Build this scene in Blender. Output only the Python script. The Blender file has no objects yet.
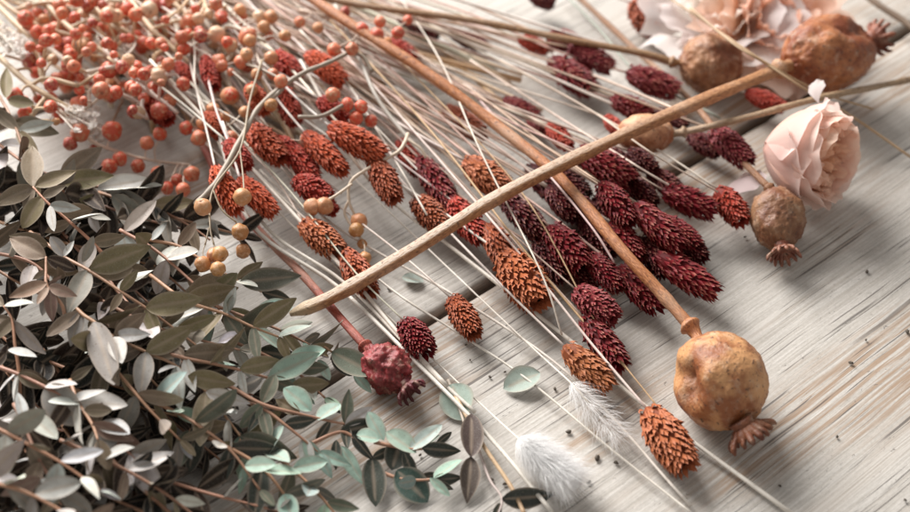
import bpy, math, random
from mathutils import Vector, Matrix, noise
R = math.radians
S = bpy.context.scene
COL = S.collection

# ------------------------------------------------------------------ camera
HFOV = R(36); DEP = R(45); CAM_D = 0.45
CAM = Vector((0, -CAM_D*math.cos(DEP), CAM_D*math.sin(DEP)))
cd = bpy.data.cameras.new('camera'); cam = bpy.data.objects.new('camera', cd); COL.objects.link(cam)
cam.location = CAM; cam.rotation_euler = (math.pi/2-DEP, 0, 0)
cd.sensor_width = 36; cd.lens = 18/math.tan(HFOV/2); cd.clip_start = 0.01; cd.clip_end = 50
cd.dof.use_dof = True; cd.dof.focus_distance = 0.415; cd.dof.aperture_fstop = 9.0
S.camera = cam
FPX = 455/math.tan(HFOV/2)
FWD = Vector((0, math.cos(DEP), -math.sin(DEP))); UP = Vector((0, math.sin(DEP), math.cos(DEP)))
def W(px, py, z=0.0):
    """the point at height z (metres) that stands under photo pixel (px, py)"""
    d = FWD + Vector((1, 0, 0))*((px-455)/FPX) + UP*((256-py)/FPX)
    return CAM + d*((z-CAM.z)/d.z)
def mpp(p):
    return (p-CAM).dot(FWD)/FPX      # metres per photo pixel at p

# ------------------------------------------------------------------ light
w = bpy.data.worlds.new('World'); S.world = w; w.use_nodes = True
w.node_tree.nodes['Background'].inputs[0].default_value = (1.0, 0.97, 0.94, 1)
w.node_tree.nodes['Background'].inputs[1].default_value = 0.32
def area(name, loc, target, sx, sy, power, color):
    l = bpy.data.lights.new(name, 'AREA'); l.shape = 'RECTANGLE'; l.size = sx; l.size_y = sy
    l.energy = power; l.color = color
    o = bpy.data.objects.new(name, l); COL.objects.link(o); o.location = loc
    o.rotation_euler = (Vector(target)-Vector(loc)).to_track_quat('-Z', 'Y').to_euler()
area('window_light', (-0.62, 0.95, 0.80), (0, 0, 0), 0.95, 0.75, 41.0, (1.0, 0.975, 0.95))
S.view_settings.view_transform = 'Standard'; S.view_settings.look = 'None'
S.view_settings.exposure = 0.31; S.view_settings.gamma = 1.0
S.cycles.use_denoising = True
S.cycles.max_bounces = 6; S.cycles.diffuse_bounces = 3

# ------------------------------------------------------------------ node helpers
class NT:
    def __init__(s, name):
        s.m = bpy.data.materials.new(name); s.m.use_nodes = True
        s.t = s.m.node_tree; s.b = s.t.nodes['Principled BSDF']
    def n(s, typ, **kw):
        x = s.t.nodes.new(typ)
        for k, v in kw.items():
            if k in x.inputs: x.inputs[k].default_value = v
            else: setattr(x, k, v)
        return x
    def l(s, a, b): s.t.links.new(a, b)
    def math(s, op, a, b=None, clamp=False):
        x = s.t.nodes.new('ShaderNodeMath'); x.operation = op; x.use_clamp = clamp
        for i, v in enumerate((a, b)):
            if v is None: continue
            if isinstance(v, (int, float)): x.inputs[i].default_value = v
            else: s.l(v, x.inputs[i])
        return x.outputs[0]
    def mix(s, fac, a, b, mode='MIX'):
        x = s.t.nodes.new('ShaderNodeMix'); x.data_type = 'RGBA'; x.blend_type = mode
        for i, v in ((0, fac), (6, a), (7, b)):
            if isinstance(v, (int, float)): x.inputs[i].default_value = v
            elif isinstance(v, tuple): x.inputs[i].default_value = v if len(v) == 4 else (*v, 1)
            else: s.l(v, x.inputs[i])
        return x.outputs[2]
    def ramp(s, fac, lo, hi):
        x = s.t.nodes.new('ShaderNodeMapRange'); x.interpolation_type = 'SMOOTHSTEP'
        x.inputs[1].default_value = lo; x.inputs[2].default_value = hi
        s.l(fac, x.inputs[0]); return x.outputs[0]
    def coord(s, scale=(1, 1, 1), kind='Object', rnd=False):
        tc = s.t.nodes.new('ShaderNodeTexCoord'); mp = s.t.nodes.new('ShaderNodeMapping')
        mp.inputs['Scale'].default_value = scale; s.l(tc.outputs[kind], mp.inputs[0])
        if rnd:
            oi = s.t.nodes.new('ShaderNodeObjectInfo'); mm = s.t.nodes.new('ShaderNodeVectorMath')
            mm.operation = 'SCALE'; mm.inputs[0].default_value = (17, 31, 23); s.l(oi.outputs['Random'], mm.inputs['Scale'])
            s.l(mm.outputs[0], mp.inputs['Location'])
        return mp.outputs[0]
    def noise(s, vec, scale, detail=3, rough=0.5, dist=0):
        x = s.n('ShaderNodeTexNoise', Scale=scale, Detail=detail, Roughness=rough, Distortion=dist)
        s.l(vec, x.inputs['Vector']); return x.outputs['Fac']
    def objcol(s):
        x = s.t.nodes.new('ShaderNodeObjectInfo'); return x.outputs['Color'], x.outputs['Random']
    def attr(s, name):
        x = s.n('ShaderNodeAttribute', attribute_name=name); return x.outputs['Fac']
    def bump(s, h, strength=0.3, dist=0.001):
        x = s.n('ShaderNodeBump', Strength=strength, Distance=dist); s.l(h, x.inputs['Height'])
        s.l(x.outputs[0], s.b.inputs['Normal'])
    def base(s, c):
        if isinstance(c, tuple): s.b.inputs['Base Color'].default_value = (*c, 1)
        else: s.l(c, s.b.inputs['Base Color'])
    def set(s, **kw):
        for k, v in kw.items():
            s.b.inputs[k.replace('_', ' ')].default_value = v
        return s

def m_wood():
    t = NT('weathered_whitewashed_wood'); t.set(Roughness=0.62)
    c = t.coord((1, 1, 1), rnd=True)
    def st(sx, sy):
        mp = t.t.nodes.new('ShaderNodeMapping'); mp.inputs['Scale'].default_value = (sx, sy, sy); t.l(c, mp.inputs[0]); return mp.outputs[0]
    wob = t.noise(st(14, 30), 1.0, 2)
    vv = t.t.nodes.new('ShaderNodeVectorMath'); vv.operation = 'MULTIPLY_ADD'
    cb = t.n('ShaderNodeCombineXYZ'); t.l(t.math('MULTIPLY', wob, 0.004), cb.inputs[1])
    va = t.t.nodes.new('ShaderNodeVectorMath'); va.operation = 'ADD'; t.l(c, va.inputs[0]); t.l(cb.outputs[0], va.inputs[1])
    wc = va.outputs[0]
    def stw(sx, sy):
        mp = t.t.nodes.new('ShaderNodeMapping'); mp.inputs['Scale'].default_value = (sx, sy, sy); t.l(wc, mp.inputs[0]); return mp.outputs[0]
    streak = t.noise(stw(14, 1300), 1.0, 6, 0.66)
    broad = t.noise(stw(5, 90), 1.0, 4, 0.55)
    col = t.mix(t.ramp(streak, 0.30, 0.66), (0.455, 0.42, 0.375), (0.585, 0.555, 0.515))
    fg = t.noise(stw(70, 2400), 1.0, 4, 0.7); fg2 = t.noise(st(900, 1500), 1.0, 3, 0.7)
    col = t.mix(0.55, col, t.mix(t.ramp(fg, 0.3, 0.7), (0.72, 0.71, 0.69), (1.12, 1.12, 1.12)), 'MULTIPLY')
    col = t.mix(0.35, col, t.mix(t.ramp(fg2, 0.3, 0.7), (0.74, 0.73, 0.72), (1.14, 1.14, 1.14)), 'MULTIPLY')
    col = t.mix(t.math('MULTIPLY', t.ramp(broad, 0.50, 0.72), 0.7), col, t.mix(t.ramp(streak, 0.35, 0.62), (0.36, 0.30, 0.245), (0.57, 0.53, 0.48)))
    # worn brown patches where the whitewash is gone, plus painted shade by the rose
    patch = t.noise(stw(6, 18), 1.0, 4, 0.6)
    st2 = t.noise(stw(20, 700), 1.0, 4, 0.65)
    patch = t.math('ADD', patch, t.math('MULTIPLY', t.attr('stain_shade'), 0.22))
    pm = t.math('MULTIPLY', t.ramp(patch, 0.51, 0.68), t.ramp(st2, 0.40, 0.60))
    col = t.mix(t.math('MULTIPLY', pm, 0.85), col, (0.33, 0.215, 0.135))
    # fine dark cracks along the grain
    ck = t.noise(stw(22, 1500), 1.0, 3, 0.5)
    gate = t.noise(st(30, 80), 1.0, 2)
    cm = t.math('MULTIPLY', t.ramp(ck, 0.61, 0.645), t.ramp(gate, 0.42, 0.56))
    ck2 = t.noise(stw(9, 420), 1.0, 2, 0.5)
    cm2 = t.math('MULTIPLY', t.ramp(ck2, 0.675, 0.69), t.ramp(t.noise(st(18, 40), 1.0, 2), 0.45, 0.6))
    cm = t.math('MAXIMUM', cm, cm2)
    col = t.mix(t.math('MULTIPLY', cm, 0.8), col, (0.10, 0.085, 0.075))
    # flaked paint: short flecks
    fl = t.noise(st(420, 1000), 1.0, 4, 0.65, 1.2)
    g2 = t.noise(st(34, 60), 1.0, 2)
    fm = t.math('MULTIPLY', t.ramp(fl, 0.63, 0.69), t.ramp(g2, 0.47, 0.60))
    col = t.mix(t.math('MULTIPLY', fm, 0.75), col, (0.15, 0.13, 0.115))
    edge = t.attr('edge')
    col = t.mix(t.math('MULTIPLY', edge, 0.8), col, t.mix(t.ramp(streak, .35, .6), (0.06, 0.04, 0.028), (0.20, 0.13, 0.085)))
    t.base(col)
    h = t.math('ADD', t.math('MULTIPLY', streak, 0.6), t.math('MULTIPLY', cm, -1.0))
    h = t.math('ADD', h, t.math('MULTIPLY', fm, -0.6)); h = t.math('ADD', h, t.math('MULTIPLY', fg, 0.4))
    t.bump(h, 0.40, 0.0004)
    return t.m
def m_head():
    t = NT('dried_seed_bracts'); t.set(Roughness=0.55); t.b.inputs['Specular IOR Level'].default_value = 0.18
    oc, rn = t.objcol(); tip = t.attr('tip')
    light = t.mix(0.48, oc, (0.70, 0.32, 0.22)); dark = t.mix(1.0, oc, (0.50, 0.38, 0.36), 'MULTIPLY')
    col = t.mix(t.ramp(tip, 0.0, 0.45), dark, oc)
    col = t.mix(t.math('MULTIPLY', t.ramp(tip, 0.62, 1.0), 0.8), col, light)
    n = t.noise(t.coord((9, 9, 9), rnd=True), 1.0, 3)
    col = t.mix(0.5, col, t.mix(n, (0.45, 0.4, 0.4), (1.5, 1.5, 1.5)), 'MULTIPLY')
    t.base(col); return t.m
def m_straw(name, k=0.5):
    t = NT(name); t.set(Roughness=0.5)
    oc, rn = t.objcol()
    a = t.noise(t.coord((60, 60, 60), rnd=True), 1.0, 3)
    b = t.noise(t.coord((900, 900, 900)), 1.0, 2)
    col = t.mix(k, oc, t.mix(t.ramp(a, 0.3, 0.7), (0.55, 0.47, 0.40), (1.25, 1.2, 1.15)), 'MULTIPLY')
    col = t.mix(t.math('MULTIPLY', t.ramp(b, 0.6, 0.75), 0.35), col, (0.25, 0.13, 0.07))
    t.base(col); t.bump(b, 0.25, 0.0004); return t.m
def m_stalk(bleached_lit=False):
    t = NT('bleached_lit_poppy_stalk' if bleached_lit else 'dry_poppy_stalk'); t.set(Roughness=0.5)
    oc, rn = t.objcol()
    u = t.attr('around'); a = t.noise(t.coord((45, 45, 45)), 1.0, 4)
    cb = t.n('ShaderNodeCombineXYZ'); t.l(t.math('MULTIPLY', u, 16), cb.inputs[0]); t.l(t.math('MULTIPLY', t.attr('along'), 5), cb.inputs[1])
    s = t.noise(cb.outputs[0], 1.0, 4, 0.6)
    sp = t.noise(t.coord((700, 700, 700)), 1.0, 2)
    col = t.mix(t.ramp(s, 0.35, 0.7), t.mix(1.0, oc, (0.5, 0.4, 0.35), 'MULTIPLY'), oc)
    col = t.mix(t.math('MULTIPLY', t.ramp(a, 0.48, 0.72), 0.5), col, (0.58, 0.42, 0.30))
    if bleached_lit:
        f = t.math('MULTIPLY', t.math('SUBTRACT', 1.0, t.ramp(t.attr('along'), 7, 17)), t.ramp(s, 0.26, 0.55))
        f = t.math('MULTIPLY', f, t.math('SUBTRACT', 1.0, t.ramp(t.math('ADD', u, t.math('MULTIPLY', t.math('SUBTRACT', a, 0.5), 0.2)), 0.64, 0.72)))  # pale top, brown lower face: lit and shaded sides put into the colour
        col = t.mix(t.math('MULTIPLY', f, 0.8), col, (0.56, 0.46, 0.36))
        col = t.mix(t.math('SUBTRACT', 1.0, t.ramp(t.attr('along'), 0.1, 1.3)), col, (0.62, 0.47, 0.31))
    col = t.mix(t.math('MULTIPLY', t.ramp(sp, 0.62, 0.72), 0.6), col, (0.09, 0.045, 0.03))
    t.base(col); t.bump(s, 0.5, 0.0008); return t.m
def m_pod():
    t = NT('dried_poppy_pod'); t.set(Roughness=0.55)
    oc, rn = t.objcol()
    a = t.noise(t.coord((90, 90, 90), rnd=True), 1.0, 5, 0.6)
    b = t.noise(t.coord((260, 260, 260), rnd=True), 1.0, 4, 0.65)
    c = t.noise(t.coord((800, 800, 800)), 1.0, 2)
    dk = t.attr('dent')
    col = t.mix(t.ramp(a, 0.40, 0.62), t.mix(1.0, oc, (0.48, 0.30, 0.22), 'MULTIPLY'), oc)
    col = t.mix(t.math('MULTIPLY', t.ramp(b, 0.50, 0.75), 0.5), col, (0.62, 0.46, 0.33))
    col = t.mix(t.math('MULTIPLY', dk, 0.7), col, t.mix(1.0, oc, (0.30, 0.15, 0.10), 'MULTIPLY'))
    col = t.mix(t.math('MULTIPLY', t.ramp(c, 0.60, 0.70), 0.7), col, (0.06, 0.03, 0.02))
    t.base(col); t.bump(t.math('ADD', b, t.math('MULTIPLY', c, 0.4)), 0.5, 0.0012); return t.m
def m_leaf():
    t = NT('eucalyptus_leaf'); t.set(Roughness=0.6); t.b.inputs['Specular IOR Level'].default_value = 0.25
    oc, rn = t.objcol(); mid = t.attr('mid'); edge = t.attr('rim')
    n = t.noise(t.coord((7, 7, 7), rnd=True), 1.0, 4)
    n2 = t.noise(t.coord((40, 40, 40), rnd=True), 1.0, 3, 0.6)
    col = t.mix(0.6, oc, t.mix(n, (0.6, 0.58, 0.55), (1.4, 1.4, 1.4)), 'MULTIPLY')
    col = t.mix(t.math('MULTIPLY', t.ramp(n2, 0.5, 0.75), 0.25), col, (0.45, 0.44, 0.41))
    sp = t.noise(t.coord((26, 26, 26), rnd=True), 1.0, 2)
    col = t.mix(t.math('MULTIPLY', t.ramp(sp, 0.66, 0.72), 0.55), col, (0.13, 0.07, 0.04))
    col = t.mix(t.math('MULTIPLY', mid, 0.5), col, (0.42, 0.33, 0.25))
    col = t.mix(t.math('MULTIPLY', edge, 0.55), col, (0.42, 0.34, 0.27))
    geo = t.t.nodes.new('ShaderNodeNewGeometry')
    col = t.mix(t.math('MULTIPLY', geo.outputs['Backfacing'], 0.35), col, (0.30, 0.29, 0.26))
    t.base(col); t.bump(n2, 0.15, 0.0006)
    return t.m
def m_berry():
    t = NT('pink_pepper_berry'); t.set(Roughness=0.42)
    oc, rn = t.objcol()
    n = t.noise(t.coord((2.2, 2.2, 2.2), rnd=True), 1.0, 4, 0.6)
    n2 = t.noise(t.coord((9, 9, 9), rnd=True), 1.0, 3)
    col = t.mix(t.ramp(n, 0.45, 0.72), oc, (0.66, 0.40, 0.24))
    col = t.mix(t.math('MULTIPLY', t.ramp(n2, 0.55, 0.75), 0.4), col, t.mix(1.0, oc, (0.5, 0.35, 0.3), 'MULTIPLY'))
    col = t.mix(t.math('MULTIPLY', t.attr('tip'), 0.8), col, (0.12, 0.05, 0.025))
    t.base(col); t.bump(n2, 0.15, 0.01); return t.m
def m_petal():
    t = NT('rose_petal'); t.set(Roughness=0.55)
    oc, rn = t.objcol(); tip = t.attr('tip')
    col = t.mix(t.math('MULTIPLY', t.ramp(tip, 0.6, 1.0), 0.55), oc, t.mix(0.55, oc, (0.97, 0.90, 0.88)))
    cb = t.n('ShaderNodeCombineXYZ'); t.l(t.math('MULTIPLY', t.attr('across'), 26), cb.inputs[0]); t.l(t.math('MULTIPLY', tip, 2), cb.inputs[1])
    v = t.noise(cb.outputs[0], 1.0, 3)
    col = t.mix(0.25, col, t.mix(v, (0.86, 0.80, 0.78), (1.06, 1.06, 1.06)), 'MULTIPLY')
    t.base(col); t.bump(v, 0.12, 0.0006)
    t.b.inputs['Specular IOR Level'].default_value = 0.2
    tr = t.n('ShaderNodeBsdfTranslucent'); t.l(col, tr.inputs['Color'])
    mx = t.n('ShaderNodeMixShader', Fac=0.5); t.l(t.b.outputs[0], mx.inputs[1]); t.l(tr.outputs[0], mx.inputs[2])
    t.l(mx.outputs[0], t.t.nodes['Material Output'].inputs[0])
    return t.m
def m_plain(name, c, rough=0.6, sc=400):
    t = NT(name); t.set(Roughness=rough)
    n = t.noise(t.coord((sc, sc, sc)), 1.0, 3)
    t.base(t.mix(n, tuple(v*0.6 for v in c), tuple(min(1, v*1.35) for v in c))); t.bump(n, 0.3, 0.0005); return t.m
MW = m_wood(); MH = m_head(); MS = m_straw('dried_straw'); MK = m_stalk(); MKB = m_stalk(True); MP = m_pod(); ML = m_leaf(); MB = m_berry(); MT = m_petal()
def m_fluff():
    t = NT('white_fluff_hair'); d = t.n('ShaderNodeBsdfDiffuse', Color=(0.97, 0.965, 0.96, 1)); r = t.n('ShaderNodeBsdfTranslucent', Color=(0.97, 0.965, 0.96, 1))
    m = t.n('ShaderNodeMixShader', Fac=0.5); t.l(d.outputs[0], m.inputs[1]); t.l(r.outputs[0], m.inputs[2])
    t.l(m.outputs[0], t.t.nodes['Material Output'].inputs[0]); return t.m
MF = m_fluff()
MG = m_plain('dark_seed_crumb', (0.09, 0.07, 0.05))
MTW = m_straw('pale_berry_twig', 0.4)
MDARK = m_plain('dark_underside', (0.03, 0.022, 0.018))

# ------------------------------------------------------------------ mesh helpers
def mesh(name, vs, fs, mat, attrs=None, smooth=True):
    me = bpy.data.meshes.new(name); me.from_pydata([tuple(v) for v in vs], [], fs); me.update()
    for k, vals in (attrs or {}).items():
        a = me.attributes.new(k, 'FLOAT', 'POINT'); a.data.foreach_set('value', vals)
    if smooth: me.polygons.foreach_set('use_smooth', [True]*len(me.polygons))
    me.materials.append(mat); return me
def spline(pts, per=6):
    """Catmull-Rom through pts (Vectors)"""
    P = [pts[0]*2-pts[1]] + list(pts) + [pts[-1]*2-pts[-2]]; out = []
    for i in range(1, len(P)-2):
        a, b, c, d = P[i-1], P[i], P[i+1], P[i+2]
        for k in range(per):
            t = k/per
            out.append(0.5*((2*b)+(c-a)*t+(2*a-5*b+4*c-d)*t*t+(3*b-a-3*c+d)*t*t*t))
    out.append(pts[-1].copy()); return out
class MBld:
    def __init__(s): s.v = []; s.f = []; s.a = {}
    def at(s, k, v, n=1):
        s.a.setdefault(k, []).extend([v]*n if not isinstance(v, list) else v)
def tube_into(B, path, rad, n=6, flat=1.0, jit=0.0, cap=True, rng=random, square=0.0):
    """rad: float or list; flat squashes the section; writes attributes around / along"""
    if not isinstance(rad, (list, tuple)): rad = [rad]*len(path)
    o = len(B.v); ref = Vector((0, 0, 1)); Lc = 0
    for i, p in enumerate(path):
        t = (path[min(i+1, len(path)-1)]-path[max(i-1, 0)]).normalized()
        if abs(t.dot(ref)) > 0.95: ref = Vector((0, 1, 0))
        x = t.cross(ref).normalized(); y = x.cross(t).normalized()
        if i: Lc += (p-path[i-1]).length
        for k in range(n):
            an = 2*math.pi*k/n; r = rad[i]*(1+(rng.uniform(-jit, jit) if jit else 0))/max(abs(math.cos(an)), abs(math.sin(an)))**square
            B.v.append(p+x*(math.cos(an)*r)+y*(math.sin(an)*r*flat))
            B.at('around', abs(k/n*2-1)); B.at('along', Lc*100); B.at('tip', 0.6)
    for i in range(len(path)-1):
        for k in range(n):
            a = o+i*n+k; b = o+i*n+(k+1) % n; B.f.append((a, b, b+n, a+n))
    if cap:
        B.f.append(tuple(o+k for k in range(n))[::-1]); B.f.append(tuple(o+(len(path)-1)*n+k for k in range(n)))
    return B
def tube(name, path, rad, mat, n=6, **kw):
    B = MBld(); tube_into(B, path, rad, n, **kw); return mesh(name, B.v, B.f, mat, B.a)

def thing(name, loc, label, cat, group=None):
    o = bpy.data.objects.new(name, None); COL.objects.link(o); o.location = loc; o.empty_display_size = 0.005
    o['label'] = label; o['category'] = cat
    if group: o['group'] = group
    return o
def part(name, me, parent, M=None, color=None, label=None):
    """mesh in world coordinates (M None) or local mesh placed by world matrix M"""
    o = bpy.data.objects.new(name, me); COL.objects.link(o); o.parent = parent
    inv = Matrix.Translation(-parent.location)
    o.matrix_local = inv @ (M if M is not None else Matrix.Identity(4))
    if color is not None: o.color = (*color, 1)
    if label: o['label'] = label
    return o
def single(name, me, label, cat, M=None, color=None, group=None):
    o = bpy.data.objects.new(name, me); COL.objects.link(o)
    if M is not None: o.matrix_world = M
    if color is not None: o.color = (*color, 1)
    o['label'] = label; o['category'] = cat
    if group: o['group'] = group
    return o
def frame(base, xdir, nrm, sx=1, sy=1, sz=1):
    x = xdir.normalized(); y = nrm.cross(x)
    if y.length < 1e-6: y = Vector((0, 1, 0)).cross(x)
    y.normalize(); z = x.cross(y)
    M = Matrix((x*sx, y*sy, z*sz)).transposed().to_4x4(); M.translation = base; return M
def vary(c, rng, k=0.15):
    f = 1+rng.uniform(-k, k); return tuple(max(0.003, min(1, v*f*(1+rng.uniform(-k*0.4, k*0.4)))) for v in c)
TOCAM = (CAM-Vector((0, 0, 0))).normalized()

# ------------------------------------------------------------------ the table
GD = Vector((1.71, 1.414, 0)).normalized(); GN = Vector((-GD.y, GD.x, 0))
GA = math.atan2(GD.y, GD.x)
STAINS_SHADE = [(885, 345, .045, .016, 1), (905, 400, .04, .012, 1), (805, 235, .04, .015, .9), (840, 200, .04, .012, .8), (300, 470, .05, .02, 1), (400, 405, .02, .012, 1), (560, 470, .03, .01, .7), (690, 150, .03, .02, .8), (770, 450, .025, .008, .9), (250, 150, .04, .02, .6)]  # brown wood stains; those by the rose and small pod paint in shadow
STW = [(GD.dot(W(a, b)), GN.dot(W(a, b)), c, d, e) for a, b, c, d, e in STAINS_SHADE]
def stain_shade_at(u, v): return min(1, sum(e*math.exp(-((u-a)/c)**2-((v-b)/d)**2) for a, b, c, d, e in STW))
def plank(v0, v1, seed, u0=-0.75, u1=0.95, th=0.02):
    """one board: v runs across the grain; worn wavy edges"""
    rng = random.Random(seed); nu = 340; nv = 26
    vs = []; fs = []; ed = []; sn = []
    for i in range(nu+1):
        u = u0+(u1-u0)*i/nu
        e0 = v0+0.0012*noise.noise((u*30, seed, 0))+0.0006*noise.noise((u*120, seed, 3))
        e1 = v1+0.0012*noise.noise((u*30, seed, 7))+0.0006*noise.noise((u*120, seed, 9))
        row = [(e0, -th, 1.0), (e0, -0.0022, 0.9), (e0+0.0007, -0.0006, 0.35)]
        for k in range(nv+1):
            f = k/nv; v = e0+0.0020+(e1-e0-0.004)*f
            z = 0.00025*noise.noise((u*5, v*60, seed)) - (0.0001 if k in (0, nv) else 0)
            row.append((v, min(0, z), 0.0))
        row += [(e1-0.0007, -0.0006, 0.35), (e1, -0.0022, 0.9), (e1, -th, 1.0)]
        for v, z, e in row: vs.append((u, v, z)); ed.append(e); sn.append(stain_shade_at(u, v))
    m = nv+7
    for i in range(nu):
        for k in range(m-1):
            a = i*m+k; fs.append((a, a+m, a+m+1, a+1))
    me = mesh('table_plank', vs, fs, MW, {'edge': ed, 'stain_shade': sn})
    o = bpy.data.objects.new('table_plank', me); COL.objects.link(o); o.rotation_euler = (0, 0, GA)
    o['kind'] = 'structure'
vline = lambda a, b: (GN.dot(W(*a))+GN.dot(W(*b)))/2
V_MAIN = vline((440, 320), (880, 40)); V_LOW = vline((741, 471), (835, 402)); V_TOP = vline((176, 50), (199, 36))
gw = 0.0014
edges = [V_MAIN-0.40, V_MAIN-0.30, V_MAIN-0.165, V_MAIN, V_TOP, V_TOP+0.09, V_TOP+0.19, V_TOP+0.30, V_TOP+0.42]
gaps = [0.001, 0.001, 0.0006, gw, 0.0018, 0.001, 0.001, 0.001, 0.001]
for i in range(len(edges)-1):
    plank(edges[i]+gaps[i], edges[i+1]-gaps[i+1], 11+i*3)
me = mesh('table_underside', [GD*a+GN*b+Vector((0, 0, -0.0195)) for a, b in ((-.75, edges[0]), (.95, edges[0]), (.95, edges[-1]), (-.75, edges[-1]))], [(0, 1, 2, 3)], MDARK)
o = bpy.data.objects.new('table_underside', me); COL.objects.link(o); o['kind'] = 'structure'

# ------------------------------------------------------------------ canary grass heads
def head_mesh(seed, N=190, spread=1.0, spiky=False):
    """unit head along +X (0..1), half width 0.5 (scaled later); overlapping keeled pointed bracts"""
    rng = random.Random(seed); B = MBld()
    def prof(t): return 0.5*(0.10+0.92*math.sin(math.pi*min(1, t*0.84+0.10))**0.75)
    # core
    n = 12
    for i in range(9):
        t = i/8; r = prof(t)*0.80*(0.35 if i in (0, 8) else 1)
        for k in range(n):
            a = 2*math.pi*k/n; B.v.append(Vector((t*0.92, math.cos(a)*r, math.sin(a)*r))); B.at('tip', 0.05)
    for i in range(8):
        for k in range(n): B.f.append((i*n+k, i*n+(k+1) % n, (i+1)*n+(k+1) % n, (i+1)*n+k))
    for j in range(N):
        t = 0.0+0.90*((j+0.5)/N)**0.95
        a = j*2.39996+rng.uniform(-0.09, 0.09)
        r = prof(t)*(0.72 if spiky else 0.80)
        rad = Vector((0, math.cos(a), math.sin(a))); ax = Vector((1, 0, 0)); side = rad.cross(ax)
        tilt = R((rng.uniform(22, 38) if spiky else rng.uniform(20, 38))*spread)*(1-0.45*t)
        if rng.random() < 0.16: tilt += R(rng.uniform(10, 28))
        d = ax*math.cos(tilt)+rad*math.sin(tilt); nn = rad*math.cos(tilt)-ax*math.sin(tilt)
        Ln = rng.uniform(0.20, 0.27)*(1-0.15*t) if spiky else rng.uniform(0.165, 0.21)*(1-0.1*t)
        wd = rng.uniform(0.070, 0.095) if spiky else rng.uniform(0.066, 0.082)
        rl = rng.uniform(-0.2, 0.2)
        sd = (side*math.cos(rl)+nn*math.sin(rl))
        b = ax*t+rad*r; jt = rng.uniform(-0.16, 0.10)
        if rng.random() < 0.05: continue
        o = len(B.v)
        B.v += [b, b+d*Ln*0.45+sd*wd-nn*0.02, b+d*Ln*0.45-sd*wd-nn*0.02, b+d*Ln*0.42+nn*0.032,
                b+d*Ln*0.8+nn*0.03+sd*wd*0.35, b+d*Ln*0.8+nn*0.03-sd*wd*0.35, b+d*Ln+nn*rng.uniform(-0.01, 0.05)]
        for v in (0.0, 0.35, 0.35, 0.5, 0.85, 0.85, 1.0): B.at('tip', max(0, v+jt*(v > 0)))
        B.f += [(o, o+1, o+3), (o, o+3, o+2), (o+1, o+4, o+3), (o+3, o+5, o+2), (o+3, o+4, o+6), (o+3, o+6, o+5)]
    me = mesh('seed_head', B.v, B.f, MH, {'tip': B.a['tip']}, smooth=False)
    return me
HEADS = [head_mesh(i, 235+12*(i % 3), 0.9+0.12*(i % 4)) for i in range(7)]
SPIKY = [head_mesh(40+i, 220, 1.0+0.15*i, True) for i in range(3)]
O_ = (0.52, 0.10, 0.04); T_ = (0.44, 0.145, 0.06); R_ = (0.42, 0.05, 0.03); M_ = (0.17, 0.009, 0.014); D_ = (0.085, 0.006, 0.009); P_ = (0.23, 0.032, 0.038); OR = (0.37, 0.095, 0.042)
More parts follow.
